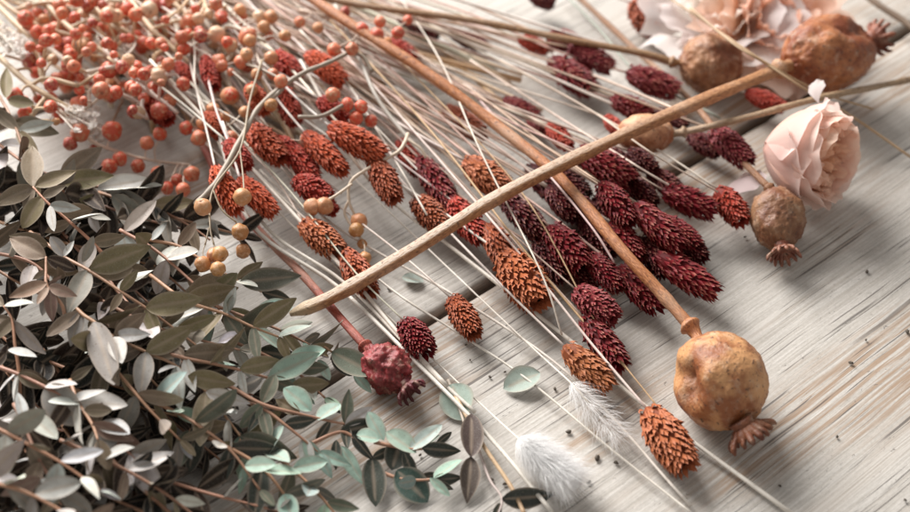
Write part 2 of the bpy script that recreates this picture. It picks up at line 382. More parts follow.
# base px, tip px, base height, tip height (mm), width px, colour, label
HT = [
 (275,52, 300,82, 16,12, 25, R_, 'blurred brick-red seed head under the round berries left of the forked grey twig'),
 (306,52, 348,86, 18,13, 28, O_, 'orange-red seed head directly below the bent elbow of the grey twig'),
 (281,86, 297,128, 14,9, 26, R_, 'brick-red seed head hanging below the grey twig with a dark hollow at its right'),
 (388,42, 420,64, 14,12, 22, R_, "dark red seed head along the left edge of the long tan stem near the top"),
 (398,16, 440,40, 10,7, 26, D_, 'shaded dark maroon seed head just under the topmost thin poppy stem'),
 (528,-8, 556,6, 9,7, 22, D_, 'dark red seed head cut off by the top edge above the thin poppy stem'),
 (634,2, 662,36, 10,8, 33, OR, 'single rusty orange seed head alone on bare wood near the top'),
 (448,32, 492,50, 6,5, 20, D_, 'dark shadowed seed head on bare wood left of the pink straw near the top'),
 (518,38, 552,52, 10,8, 18, R_, 'slim brown-red seed head touching the underside of the thin poppy stem'),
 (546,38, 582,44, 12,10, 24, M_, 'maroon seed head partly hidden under the thin poppy stem'),
 (568,46, 618,71, 13,9, 27, P_, 'dusty pink maroon seed head below the thin poppy stem with frosted bracts'),
 (549,60, 598,94, 10,8, 34, M_, 'plump maroon-red seed head on open wood with a dark shadow at its right'),
 (626,72, 684,94, 11,8, 30, P_, 'pinkish maroon seed head left of the pale smooth poppy pod'),
 (610,98, 656,118, 9,8, 24, M_, 'dark maroon seed head just above the long diagonal stem near the peach poppy pod'),
 (503,99, 542,119, 7,6, 21, M_, 'small maroon seed head alone on bare wood above the stem crossing'),
 (528,118, 553,134, 6,6, 18, P_, 'small pinkish seed head half under the straw above the stem crossing'),
 (606,116, 622,136, 9,8, 18, R_, 'small red seed head peeping out left of the peach poppy pod'),
 (655,112, 690,128, 7,7, 22, D_, 'dark maroon seed head hidden beneath the long diagonal stem beside the peach pod'),
 (745,92, 788,110, 7,7, 22, R_, 'blurred dark red seed head between two stems above the pink rose'),
 (249,126, 286,164, 15,12, 30, O_, 'bright orange-red seed head leftmost in the row under the grey twig'),
 (278,138, 320,183, 11,7, 28, R_, 'darker red seed head tucked between two orange heads under the grey twig'),
 (304,132, 348,177, 15,11, 29, O_, 'orange seed head in the middle of the row with a pale berry at its base'),
 (328,126, 390,160, 18,14, 34, O_, 'largest orange-red seed head at the top of the left cluster below four red berries'),
 (372,156, 398,206, 12,8, 29, OR, 'rusty orange seed head crossed by the lower grey twig'),
 (294,178, 334,202, 8,7, 29, R_, 'rounded rusty seed head seen end-on above the pair of peach berries'),
 (314,196, 338,214, 5,5, 20, R_, 'small red seed head half hidden behind the pair of peach berries'),
 (238,178, 278,218, 14,9, 27, O_, 'orange-red seed head behind the peach berry at the edge of the leaves'),
 (214,166, 239,217, 17,12, 27, O_, 'reddish orange seed head at far left of the cluster above the leaves'),
 (301,221,344,256, 11,9, 31, T_, 'tan orange seed head crossed by one white straw on bare wood'),
 (343,250,374,299, 9,6, 31, OR, 'rusty orange seed head running under the cut end of the thick stem'),
 (419,157, 455,211, 12,9, 30, M_, 'dark maroon seed head with frosted pink bracts at the left end of the maroon cluster'),
 (415,198, 449,233, 9,8, 29, OR, 'rusty orange seed head just above the thick stem with a thin straw across it'),
 (443,108, 489,140, 11,8, 25, OR, 'orange-red seed head tucked under the left side of the long tan stem'),
 (464,160, 513,196, 16,13, 31, T_, 'light orange seed head just above the thick stem beside the crossing'),
 (449,199, 486,244, 10,8, 30, R_, 'red-orange seed head passing beneath the thick stem'),
 (486,224, 514,273, 10,8, 28, OR, 'brown-orange seed head below the thick stem behind the big orange one'),
 (503,253, 546,310, 10,8, 42, T_, 'large orange cone-like seed head in the centre below the thick stem'),
 (451,297, 478,339, 6,6, 28, OR, 'rusty seed head beside the dark gap between two planks'),
 (404,320, 430,358, 8,7, 37, M_, 'round dark red seed head right beside the crumpled red poppy pod'),
 (564,346, 616,394, 8,6, 34, T_, 'light orange seed head with spread bracts above the faint fluffy tail'),
 (647,408, 692,476, 7,6, 40, T_, 'orange cone-like seed head nearest the bottom edge left of the big poppy pod'),
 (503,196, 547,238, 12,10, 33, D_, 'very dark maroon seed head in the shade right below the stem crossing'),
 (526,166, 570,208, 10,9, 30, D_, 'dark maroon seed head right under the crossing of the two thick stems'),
 (576,150, 640,186, 17,14, 38, M_, 'broad maroon seed head tucked below the thick stem in the middle of the cluster'),
 (549,226, 589,275, 13,9, 37, M_, "maroon seed head at the lower left of the cluster, left of the tan stem"),
 (601,182, 634,230, 19,15, 31, M_, 'upright maroon seed head on top of the cluster with red tinged bracts'),
 (633,204, 688,254, 17,13, 35, M_, 'large maroon seed head on top of the cluster pointing to the lower right'),
 (610,222, 642,264, 12,9, 31, M_, 'maroon seed head half hidden under the long tan stem in the cluster'),
 (624,176, 658,208, 10,9, 28, D_, 'dark maroon seed head deep in the middle of the cluster'),
 (628,150, 658,172, 13,11, 24, D_, 'dark maroon seed head in the shade below the peach poppy pod'),
 (662,190, 724,216, 14,10, 34, M_, 'maroon seed head pointing right left of the pale loose petal'),
 (718,188, 747,228, 11,8, 33, R_, 'spiky crimson seed head just left of the small brown poppy pod'),
 (712,128, 754,168, 13,10, 33, P_, 'pinkish maroon seed head left of the rose against a brown stem'),
 (660,218, 703,250, 11,8, 27, M_, 'maroon seed head at the right edge of the cluster under the pointed one'),
 (688,134, 722,156, 6,6, 24, D_, 'dark seed head in the shadow left of the frosted head by the rose'),
 (587,254, 624,293, 10,8, 30, M_, 'maroon seed head left of the long tan stem below the cluster'),
 (618,267, 664,314, 9,7, 31, M_, 'maroon seed head directly under the lower part of the long tan stem'),
 (654,254, 725,300, 10,7, 36, M_, "spiky maroon seed head right of the tan stem at the cluster's lower end"),
 (575,289, 620,323, 10,9, 34, P_, 'dusty maroon seed head lying over another just like it below the cluster'),
 (583,317, 629,374, 7,6, 33, M_, 'long maroon seed head pointing down with a thin tan straw along it'),
 (548,124, 572,150, 10,9, 22, R_, 'reddish seed head under the straw just right of the stem crossing'),
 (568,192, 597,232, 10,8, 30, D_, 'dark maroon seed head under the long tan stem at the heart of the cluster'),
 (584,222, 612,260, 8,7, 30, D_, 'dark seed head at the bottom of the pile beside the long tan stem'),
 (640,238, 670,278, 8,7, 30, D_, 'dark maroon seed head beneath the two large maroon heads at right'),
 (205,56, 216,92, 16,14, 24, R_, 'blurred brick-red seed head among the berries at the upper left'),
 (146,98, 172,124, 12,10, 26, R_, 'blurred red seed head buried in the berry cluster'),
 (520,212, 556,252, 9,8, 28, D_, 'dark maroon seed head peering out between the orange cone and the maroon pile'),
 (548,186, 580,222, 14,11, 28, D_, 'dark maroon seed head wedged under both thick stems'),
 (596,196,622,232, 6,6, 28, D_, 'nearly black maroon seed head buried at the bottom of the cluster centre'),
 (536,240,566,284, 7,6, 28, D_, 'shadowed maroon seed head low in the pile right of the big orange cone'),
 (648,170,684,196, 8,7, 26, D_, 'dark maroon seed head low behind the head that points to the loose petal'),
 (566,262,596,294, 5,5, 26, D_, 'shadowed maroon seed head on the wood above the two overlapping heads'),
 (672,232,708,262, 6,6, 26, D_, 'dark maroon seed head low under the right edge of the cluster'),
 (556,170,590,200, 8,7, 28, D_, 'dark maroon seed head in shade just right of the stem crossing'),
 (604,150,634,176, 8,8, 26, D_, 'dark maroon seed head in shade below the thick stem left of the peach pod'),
 (226,140,250,172, 16,12, 24, R_, 'red seed head beside the bright orange one just left of the grey twig'),
 (248,84,268,116, 18,14, 22, O_, 'small blurred orange head between peach berries left of the grey twig'),
 (318,98,350,124, 15,11, 24, R_, 'dark orange head directly behind the four red berries'),
 (205,112,224,140, 15,11, 22, O_, 'blurred orange head among peach berries near the leaf edge'),
 (176,62,196,88, 15,11, 20, R_, 'blurred red head right of the dark wood gap among the berries'),
 (400,140, 420,176, 8,8, 24, R_, 'reddish seed head between straws beside the lower grey twig'),
]
rng = random.Random(5)
PINK = (0.62, 0.46, 0.38); PALE = (0.78, 0.72, 0.64); CREAM = (0.84, 0.80, 0.73); TAN = (0.55, 0.38, 0.22)
def stem_back(base, bpx, bz, rng, conv=None):
    """path from the bundle (out of frame, upper left) to base"""
    cx, cy = conv or (60+rng.uniform(-150, 120), -110+rng.uniform(-50, 40))
    k = 1.0
    zu = rng.uniform(0.006, 0.024)
    pts = []
    for f in (0, 0.2, 0.45, 0.7, 0.88):
        px = cx+(bpx[0]-cx)*f; py = cy+(bpx[1]-cy)*f
        z = zu+(bz-zu)*f**1.3+0.003*math.sin(f*3.1)
        pts.append(W(px+rng.uniform(-5, 5), py+rng.uniform(-4, 4), z))
    pts.append(base); return spline(pts, 5)
for i, (bx, by, tx, ty, bz, tz, wd, c, lab) in enumerate(HT):
    if by < 215 and bx < 380: bz += 7; tz += 6
    b = W(bx, by, bz/1000); t = W(tx, ty, tz/1000); d = t-b
    wm = wd*mpp(b)
    root = thing('seed_head_stalk', b, lab, 'seed head', 'dyed canary grass stalks with cone-shaped heads')
    up = Vector((rng.uniform(-1, 1), rng.uniform(-1, 1), rng.uniform(-1, 1)))
    M = frame(b, d, up, d.length*0.97, wm*(1.12 if c in (T_, OR) else 1.03), wm*(1.12 if c in (T_, OR) else 1.03))
    spk = 'spiky' in lab or 'pointing' in lab or 'spread' in lab; kw = rng.uniform(0.94, 1.08) if c in (T_, OR) else rng.uniform(0.84, 1.0)
    M = frame(b, d, up, d.length*(0.86 if spk else 0.91), wm*kw, wm*kw)
    part('seed_head', SPIKY[i % 3] if 'spiky' in lab or 'pointing' in lab or 'spread' in lab else HEADS[i % 7], root, M, vary(c, rng, 0.12))
    maroon = c in (M_, D_, P_)
    sc = vary(PINK if maroon and rng.random() < 0.7 else PALE, rng, 0.15)
    r = rng.uniform(0.00028, 0.00050)
    path = stem_back(b+d*0.06, (bx, by), bz/1000, rng)
    part('stem', tube('stem', path, r, MS, 6), root, None, sc)

# ------------------------------------------------------------------ loose pale stalks
ST = [ # pixel path with heights in mm, radius mm, colour, label
 ([(215,120,20),(250,222,11),(338,287,6),(420,366,5),(492,440,4),(552,512,3)], 0.75, CREAM, 'thick cream stalk leaving the leaves and running beside the red poppy stem to the bottom'),
 ([(222,122,22),(262,222,12),(346,284,6.5),(432,372,5),(475,412,4)], 0.65, CREAM, 'second cream stalk close alongside the thickest one by the red poppy stem'),
 ([(150,60,26),(240,157,16),(274,193,14),(351,277,8),(400,335,6),(447,386,5)], 0.75, CREAM, 'white stalk crossing the tan orange head and passing under the cut stem end'),
 ([(190,70,18),(300,188,9),(327,220,6),(386,257,4),(455,296,3),(570,375,3),(690,505,2)], 0.5, CREAM, 'long white straw from the peach berry pair to the bottom edge'),
 ([(260,170,10),(377,278,4),(455,331,3),(524,377,2.5),(612,450,2),(695,516,2)], 0.42, CREAM, 'thin white straw crossing the round loose leaf'),
 ([(300,60,22),(372,180,9),(455,250,5),(577,346,4),(640,402,3),(795,516,2)], 0.72, CREAM, 'long cream straw passing the lone orange head to the lower right corner'),
 ([(395,-10,16),(440,60,20),(480,150,22),(540,270,18),(562,335,8)], 0.35, PALE, 'thin straw crossing over the thick stem and the large orange cone'),
 ([(330,20,24),(430,130,20),(512,235,16),(578,315,9),(628,370,7.5)], 0.42, TAN, 'tan straw running along the long maroon head'),
 ([(400,60,20),(520,190,17),(600,330,9),(660,410,7)], 0.30, TAN, 'thin tan straw running down to the lowest orange cone'),
 ([(300,30,24),(345,80,20),(395,160,14),(427,215,12)], 0.42, PALE, 'thin straw crossing the rusty head above the thick stem'),
 ([(335,5,22),(360,60,20),(385,110,18),(455,190,10)], 0.85, (0.50,0.47,0.42), 'grey stalk dropping straight from the elbow of the grey twig'),
 ([(430,10,18),(520,50,14),(600,78,12),(682,112,20)], 0.5, (0.70,0.54,0.46), 'pink straw crossing the plump maroon head near the top'),
 ([(470,60,12),(560,118,12),(640,168,19),(672,187,16)], 0.42, (0.70,0.57,0.49), 'pale pink straw reaching the maroon head beside the loose petal'),
 ([(500,60,14),(590,110,16),(650,152,20),(718,192,14)], 0.35, (0.70,0.57,0.49), 'thin pink straw ending at the crimson spiky head'),
 ([(470,90,15),(540,165,19),(590,225,20),(614,262,16)], 0.42, (0.64,0.48,0.47), 'pink straw lying across the dark maroon pile'),
 ([(690,8,26),(735,45,28),(765,63,27),(800,86,24),(850,115,12),(912,158,3)], 0.55, (0.45,0.33,0.20), 'brown curved grass blade over the poppy stem above the rose'),
 ([(660,-8,22),(720,32,27),(765,62,27.6),(820,92,18),(873,109,10)], 0.42, (0.50,0.36,0.21), 'short curved brown blade ending on the wood right of the rose'),
 ([(560,-10,5),(600,30,6),(640,75,6),(720,118,6)], 0.6, (0.40,0.44,0.38), 'grey-green thin stalk at the top passing under the pods'),
 ([(855,-14,8),(880,6,7),(905,22,6),(935,46,5)], 1.5, (0.20,0.14,0.10), 'blurred dark brown stick at the upper right corner'),
 ([(455,395,4),(480,440,4),(510,485,3),(525,515,3)], 0.75, (0.60,0.42,0.26), 'tan woody stalk beside the white fluffy tail at the bottom'),
 ([(350,250,5),(352,262,5),(356,300,4)], 0.3, CREAM, 'short hair-thin straw beside the rusty head at the cut stem'),
]
for pts, r, c, lab in ST:
    P = spline([W(x, y, z/1000) for x, y, z in pts], 7)
    single('straw_stalk', tube('straw_stalk', P, [r/1000*(0.84+0.10*noise.noise((q*0.31, r*9, 0))) for q in range(len(P))], MS, 8), lab, 'stalk', None, vary(c, rng, 0.05), 'loose straw stalks')
for i in range(115):
    x1 = rng.uniform(90, 560); y1 = 70+rng.uniform(0, 130)*(1-abs(x1-330)/400)+rng.uniform(-30, 10)
    cx, cy = 40+rng.uniform(-200, 160), -120+rng.uniform(-40, 60)
    z0 = rng.uniform(0.002, 0.017)
    pts = [W(cx+(x1-cx)*f+rng.uniform(-8, 8), cy+(y1-cy)*f+rng.uniform(-8, 8), z0*(1-0.7*f)+0.002) for f in (0.1, 0.4, 0.7, 1)]
    c = rng.choice([CREAM, PALE, PALE, TAN, (0.66, 0.52, 0.38), (0.66, 0.52, 0.42), (0.52, 0.34, 0.20)])
    single('straw_stalk', tube('straw_stalk', spline(pts, 5), rng.choice((0.0003, 0.0004, 0.0005, 0.0006, 0.0008, 0.0010)), MS, 6),
           'pale dried straw stalk in the dense sheaf under the berries at upper left', 'stalk', None, vary(c, rng, 0.15), 'straw stalks of the dense sheaf')

# ------------------------------------------------------------------ poppies
def pod_mesh(L, Rd, seed, dents, wr=0.10, ribs=10):
    B = MBld(); nu, nv = 72, 56; rng = random.Random(seed)
    dd = [(Vector(d).normalized(), s, w) for d, s, w in dents]
    for i in range(nv+1):
        t = i/nv
        th = math.pi*t
        for k in range(nu):
            a = 2*math.pi*k/nu
            q = Vector((-math.cos(th), math.sin(th)*math.cos(a), math.sin(th)*math.sin(a)))
            dn = 0; s = 1.0
            for d, st, wdt in dd:
                g = math.exp(-((q-d).length/wdt)**2); s -= st*g; dn += st*g*2.2
            s += wr*0.5*(noise.noise(q*2.2+Vector((seed, 0, 0))))
            rg = noise.noise(q*5+Vector((0, seed, 0))); s += wr*0.55*(abs(rg)-0.25)
            s += wr*0.14*noise.noise(q*13+Vector((0, 0, seed)))
            s += 0.006*math.cos(ribs*a)*math.sin(th)
            dn += max(0, 0.22-abs(rg))*1.2*min(1, wr*6)
            flat = 1.0
            x = L*0.5*(1+q.x*s*(1.0))
            B.v.append(Vector((x, q.y*Rd*s, q.z*Rd*s))); B.at('dent', min(1, dn))
    for i in range(nv):
        for k in range(nu): B.f.append((i*nu+k, i*nu+(k+1) % nu, (i+1)*nu+(k+1) % nu, (i+1)*nu+k))
    return mesh('pod', B.v, B.f, MP, B.a)
def crown_mesh(Rc, n, seed, open_=0.55, length=0.55):
    B = MBld(); rng = random.Random(seed)
    tube_into(B, [Vector((-Rc*0.35, 0, 0)), Vector((0, 0, 0)), Vector((Rc*0.12, 0, 0))], [Rc*0.5, Rc*0.42, Rc*0.30], 14)
    m = n*4; o = len(B.v); prof = [(-0.02, 0.30), (0.10, 0.55), (0.28, 0.78), (0.22, 0.80), (-0.02, 0.58), (-0.14, 0.30)]
    for x, r in prof:
        for k in range(m):
            a = 2*math.pi*k/m; w_ = 1+0.07*math.cos(n*a)
            B.v.append(Vector((x*Rc*length/0.5, math.cos(a)*r*Rc*w_, math.sin(a)*r*Rc*w_))); B.at('tip', 0.3)
    for i in range(len(prof)-1):
        for k in range(m): B.f.append((o+i*m+k, o+i*m+(k+1) % m, o+(i+1)*m+(k+1) % m, o+(i+1)*m+k))
    for k in range(n):
        a = 2*math.pi*k/n+rng.uniform(-0.08, 0.08); rad = Vector((0, math.cos(a), math.sin(a))); X = Vector((1, 0, 0))
        ln = Rc*rng.uniform(0.88, 1.12)
        p = [rad*Rc*0.15+X*Rc*0.05, rad*ln*0.5+X*Rc*length*0.20, rad*ln*0.85+X*Rc*length*0.62, rad*ln*(0.80+open_*0.35)+X*Rc*length*rng.uniform(0.95, 1.25)]
        tube_into(B, spline(p, 3), [Rc*v for v in (0.05, 0.07, 0.085, 0.10, 0.105, 0.11, 0.115, 0.11, 0.09, 0.05)], 8, flat=1.25)
    for kx in ('dent',): B.a[kx] = [0.25]*len(B.v)
    return mesh('crown', B.v, B.f, MP, {'dent': B.a['dent']})
def poppy(label, stem, srad, pod0, pod1, width, crown, col, scol, seed, dents, wr=0.1, cr=0.4, crown_col=None, roll=None, collar=1.25, ncr=11, open_=0.5, cut=False):
    """stem: [(px,py,z mm)] towards the pod; pod0/pod1: neck and top of the pod (px,py,z mm); crown: direction end point"""
    p0 = W(*pod0[:2], pod0[2]/1000); p1 = W(*pod1[:2], pod1[2]/1000); d = p1-p0; wm = width*mpp(p0)
    SP = [W(x, y, z/1000) for x, y, z in stem]
    root = thing('poppy_stalk', SP[-1], label, 'poppy', 'dried poppy pods on stalks')
    P = spline(SP, 9); n = len(P)
    rr = [srad/1000*(1+0.05*math.sin(i*0.9+seed)+0.16*noise.noise((i*0.28, seed, 0))) for i in range(n)]
    if cut: rr[0] *= 0.36; rr[1] *= 0.55; rr[2] *= 0.74; rr[3] *= 0.9
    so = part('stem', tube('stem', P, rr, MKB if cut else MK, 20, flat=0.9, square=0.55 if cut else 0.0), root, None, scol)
    # collar and neck between stem and pod
    e = (P[-1]-P[-3]).normalized(); s = srad/1000
    q = [P[-1]-e*s*0.9, P[-1]-e*s*0.3, P[-1]+e*s*0.1, P[-1]+e*s*0.6, (P[-1]+e*s*1.2).lerp(p0, 0.35), p0.lerp(p1, 0.03), p0.lerp(p1, 0.16)]
    col_ = tube('collar', q, [s*1.02, s*collar*1.3, s*collar*1.42, s*collar*0.98, s*0.9, s*1.15, s*1.7], MK, 16)
    c = bpy.data.objects.new('collar', col_); COL.objects.link(c); c.parent = so
    c.matrix_local = Matrix.Identity(4); c.color = (*scol, 1)
    # so has world-coordinate mesh
    M = frame(p0, d, TOCAM if roll is None else Vector(roll))
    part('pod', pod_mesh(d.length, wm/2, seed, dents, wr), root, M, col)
    if crown:
        ce = W(*crown[:2], crown[2]/1000); cdv = ce-p1
        part('crown', crown_mesh(cr*wm, ncr, seed, open_), root, frame(p1.lerp(ce, 0.25), cdv, TOCAM), crown_col or col)
    return root
STO = (0.40, 0.19, 0.085)
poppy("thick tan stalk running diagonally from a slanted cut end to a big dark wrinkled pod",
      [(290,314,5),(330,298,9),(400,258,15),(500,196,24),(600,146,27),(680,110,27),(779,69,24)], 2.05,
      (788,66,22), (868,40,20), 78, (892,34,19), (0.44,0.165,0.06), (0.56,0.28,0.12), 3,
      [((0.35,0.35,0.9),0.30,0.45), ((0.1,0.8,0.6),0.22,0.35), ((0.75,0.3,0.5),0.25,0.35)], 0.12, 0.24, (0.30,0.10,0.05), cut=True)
poppy("long tan stalk running down through the maroon cluster to the biggest ochre pod",
      [(285,-20,26),(350,24,26),(420,68,24),(490,120,20.5),(560,178,19.5),(620,248,18),(660,292,15),(690,326,13)], 1.9,
      (700,344,13), (740,420,13.5), 92, (760,450,8), (0.60,0.31,0.135), (0.58,0.24,0.09), 8,
      [((-0.05,-0.72,0.70),0.34,0.26), ((0.30,-0.80,0.45),0.30,0.30), ((-0.35,-0.85,0.3),0.22,0.3), ((0.35,-0.25,0.9),-0.07,0.22)], 0.075, 0.27, (0.24,0.085,0.035), ncr=14)
poppy('thin straight poppy stalk along the top edge ending in a pale frosted pod',
      [(290,-8,20),(380,8,20),(470,20,19),(560,38,17),(640,53,15),(672,62,13)], 1.35,
      (680,62,12), (742,66,11), 60, None, (0.40,0.20,0.10), (0.42,0.25,0.12), 14,
      [((0.5,0.3,0.7),0.2,0.4)], 0.18)
poppy("slender poppy stalk from the right edge with a small smooth peach pod",
      [(935,74,10),(880,86,14),(820,98,22),(760,114,22),(712,126,18),(684,132,15)], 1.2,
      (674,134,14), (616,134,12), 40, None, (0.60,0.32,0.17), (0.50,0.36,0.22), 17,
      [((0.4,0.3,0.7),0.08,0.4)], 0.08)
poppy('short brown poppy stalk with a small dark wrinkled pod in front of the rose',
      [(575,-6,6),(630,45,5),(690,100,6),(730,148,10),(769,188,13)], 1.15,
      (774,192,11), (782,246,8), 54, (785,260,7), (0.33,0.17,0.085), (0.42,0.22,0.11), 21,
      [((0.5,0.1,0.9),0.20,0.5), ((0.2,-0.5,0.8),0.12,0.4), ((0.75,0.5,0.4),0.18,0.4)], 0.14, 0.30, (0.30,0.12,0.07), ncr=12)
poppy('red stalk emerging from the leaves with a crumpled dusty pink pod',
      [(195,130,6),(232,200,6),(268,240,6),(300,272,5),(335,312,5),(365,346,6)], 1.35,
      (369,352,7), (404,384,7), 45, (416,397,6), (0.32,0.042,0.045), (0.46,0.10,0.065), 27,
      [((0.2,0.4,0.9),0.22,0.35), ((-0.1,-0.4,0.8),0.2,0.3), ((0.5,-0.2,0.8),0.2,0.3)], 0.40, 0.36, (0.16,0.022,0.03), ncr=10, open_=0.3)

# ------------------------------------------------------------------ flowers
def petal_mesh(Rp, H, span, openness, ruffle, seed, curl=0.3, nu=18, nv=14):
    """a cupped petal around +X axis, centred on +Z side"""
    vs = []; fs = []; tp = []; ac = []
    for j in range(nv+1):
        v = j/nv
        for i in range(nu+1):
            u = i/nu*2-1
            wv = (v**0.45)*(1-0.35*max(0, v-0.75)/0.25*u*u)
            ang = u*span*wv
            edge = max(0, (v-0.72)/0.28)
            r = Rp*(math.sin(min(1, v*1.15)*math.pi*0.5)**0.75)*(1-openness*0.0) + Rp*(openness*v*v)
            r += Rp*curl*edge**2 + Rp*curl*0.6*max(0, abs(u)-0.7)/0.3*v
            r += Rp*ruffle*edge*noise.noise((u*3.2, seed*3.1, v*2))+Rp*ruffle*0.35*v*noise.noise((u*1.3, seed*7.7, v*1.5))
            x = H*(v-0.10*v*u*u*1.8)-H*curl*0.35*edge**2+H*0.05*noise.noise((u*2.6, v, seed))*v
            vs.append((x, r*math.sin(ang), r*math.cos(ang))); tp.append(v); ac.append(u*0.5+0.5+seed)
    for j in range(nv):
        for i in range(nu):
            a = j*(nu+1)+i; fs.append((a, a+1, a+nu+2, a+nu+1))
    return mesh('petal', vs, fs, MT, {'tip': tp, 'across': ac})
def flower(name, label, center, axis, Rf, layers, color_in, color_out, seed, group=None, ref=(0, 0, 1)):
    rng = random.Random(seed)
    M0 = frame(center-axis.normalized()*Rf*0.85, axis, Vector(ref))
    root = thing(name, center, label, 'flower', group)
    for li, (n, rf, hf, span, op, ruf, curl) in enumerate(layers):
        for k in range(n):
            a = 2*math.pi*(k+0.37*li)/n+rng.uniform(-0.15, 0.15)
            me = petal_mesh(Rf*rf*rng.uniform(0.95, 1.05), Rf*hf*rng.uniform(0.95, 1.06), span, op, ruf, rng.uniform(0, 50), curl)
            f = li/(len(layers)-1); c = tuple(color_out[q]*(1-f)+color_in[q]*f for q in range(3))
            part('petal', me, root, M0 @ Matrix.Rotation(a, 4, 'X'), vary(c, rng, 0.05))
    return root
ra = Vector((0.76, -0.56, 0.30))
flower('rose', 'single pale pink rose lying on its side at the right with peach inner petals', W(797, 152, 0.0168), ra, 0.0142,
       [(4, 1.04, 1.60, 1.25, 0.02, 0.14, 0.12), (4, 1.04, 1.85, 1.2, 0.0, 0.12, 0.06), (4, 0.96, 1.95, 1.05, 0.0, 0.14, 0.04), (5, 0.86, 1.95, 0.9, 0.02, 0.22, 0.02),
        (6, 0.74, 1.90, 0.75, 0.04, 0.30, 0.0), (7, 0.60, 1.86, 0.65, 0.05, 0.34, 0.0), (7, 0.45, 1.82, 0.65, 0.06, 0.38, 0.0), (6, 0.28, 1.78, 0.7, 0.04, 0.38, 0.0), (5, 0.14, 1.74, 0.9, 0.0, 0.38, 0.0)],
       (0.97, 0.50, 0.22), (0.98, 0.77, 0.70), 6)
LAY = [(7, 1.0, 1.0, 0.75, 0.5, 0.28, 0.3), (7, 0.85, 1.12, 0.7, 0.35, 0.30, 0.2), (7, 0.64, 1.2, 0.65, 0.2, 0.3, 0.12), (6, 0.40, 1.22, 0.7, 0.15, 0.3, 0.1)]
flower('garden_flower', 'blurred peach ruffled bloom behind the dark poppy pod at the top', W(776, 20, 0.016), Vector((0.15, -0.45, 0.9)), 0.0165, LAY, (0.97, 0.50, 0.30), (0.98, 0.70, 0.54), 9, 'blurred ruffled blooms at the top edge')
flower('garden_flower', 'blurred creamy white ruffled bloom at the top left of the peach one', W(722, 6, 0.018), Vector((-0.1, -0.3, 0.95)), 0.0165, LAY, (0.93, 0.84, 0.76), (0.93, 0.88, 0.85), 13, 'blurred ruffled blooms at the top edge')
def loose_petal(label, px, py, z, w_, l_, rotz, tilt, seed, col):
    me = petal_mesh(w_, l_, 0.9, 0.0, 0.12, seed, 0.1)
    M = Matrix.Translation(W(px, py, z)) @ Matrix.Rotation(rotz, 4, 'Z') @ Matrix.Rotation(tilt, 4, 'X') @ Matrix.Translation((-l_*0.5, 0, -w_*0.8))
    single('loose_petal', me, label, 'petal', M, col, 'loose petals')
loose_petal('pale pink petal fallen on the wood left of the rose', 741, 184, 0.0075, 0.009, 0.018, R(20), R(-25), 3.3, (0.80, 0.66, 0.66))
loose_petal('small white petal standing on the slender stalk above the rose', 816, 90, 0.029, 0.0045, 0.008, R(70), R(-40), 5.1, (0.84, 0.76, 0.74))

# ------------------------------------------------------------------ fluffy tails
def tail(label, b, t, wpx, n, seed, dense):
    rng = random.Random(seed); p0 = W(b[0], b[1], b[2]/1000); p1 = W(t[0], t[1], t[2]/1000); d = p1-p0; L = d.length; wm = wpx*mpp(p0)
    M = frame(p0, d, Vector((0, 0, 1)))
    root = thing('bunny_tail', p0, label, 'grass tail', 'white bunny tail grasses')
    B = MBld(); fs = B.f
    def pr(x): return 0.30*wm*(max(0, math.sin(math.pi*min(1, (x+0.10)*0.82)))**0.6)
    for i in range(n):
        x = rng.random()**1.25*0.85; a = rng.uniform(0, 2*math.pi); rad = Vector((0, math.cos(a), math.sin(a)))
        b0 = Vector((x*L, 0, 0))+rad*pr(x)*rng.uniform(0.2, 0.9)
        ln = rng.uniform(0.5, 1.0)*wm*0.55; ti = R(rng.uniform(15, 55))
        dv = Vector((math.cos(ti), 0, 0))+rad*math.sin(ti); w2 = 0.00006
        sd = dv.cross(Vector((rng.uniform(-1, 1), rng.uniform(-1, 1), rng.uniform(-1, 1)))).normalized()*w2
        bend = Vector((rng.uniform(.1, .5), rng.uniform(-.2, .2), rng.uniform(-.3, .1)))*ln*0.35
        m = b0+dv*ln*0.55; e = b0+dv*ln+bend; o = len(B.v)
        B.v += [b0-sd, b0+sd, m+sd*0.8, m-sd*0.8, e]; fs += [(o, o+1, o+2, o+3), (o+3, o+2, o+4)]
    part('plume', mesh('plume', B.v, B.f, MF, None, False), root, M)
    if dense:
        C = MBld(); P = [Vector((L*k/8, 0, 0)) for k in range(9)]
        tube_into(C, P, [max(0.0002, pr(k/8)*0.8) for k in range(9)], 12)
        part('core', mesh('core', C.v, C.f, MF, None), root, M)
    sp = spline([W(b[0]-480, b[1]-455, 0.014), W(b[0]-330, b[1]-312, 0.009), W(b[0]-170, b[1]-160, 0.005), W(b[0]-50, b[1]-46, 0.004), p0, p0+d*0.3], 6)
    part('stem', tube('stem', sp, 0.0003, MS, 6), root, None, CREAM)
tail('fluffy white tail lying at the bottom beside a tan stalk', (520,440,7), (578,486,7), 52, 6500, 3, True)
tail('faint wispy white tail below the light orange head', (572,384,6), (628,448,4), 44, 750, 6, False)

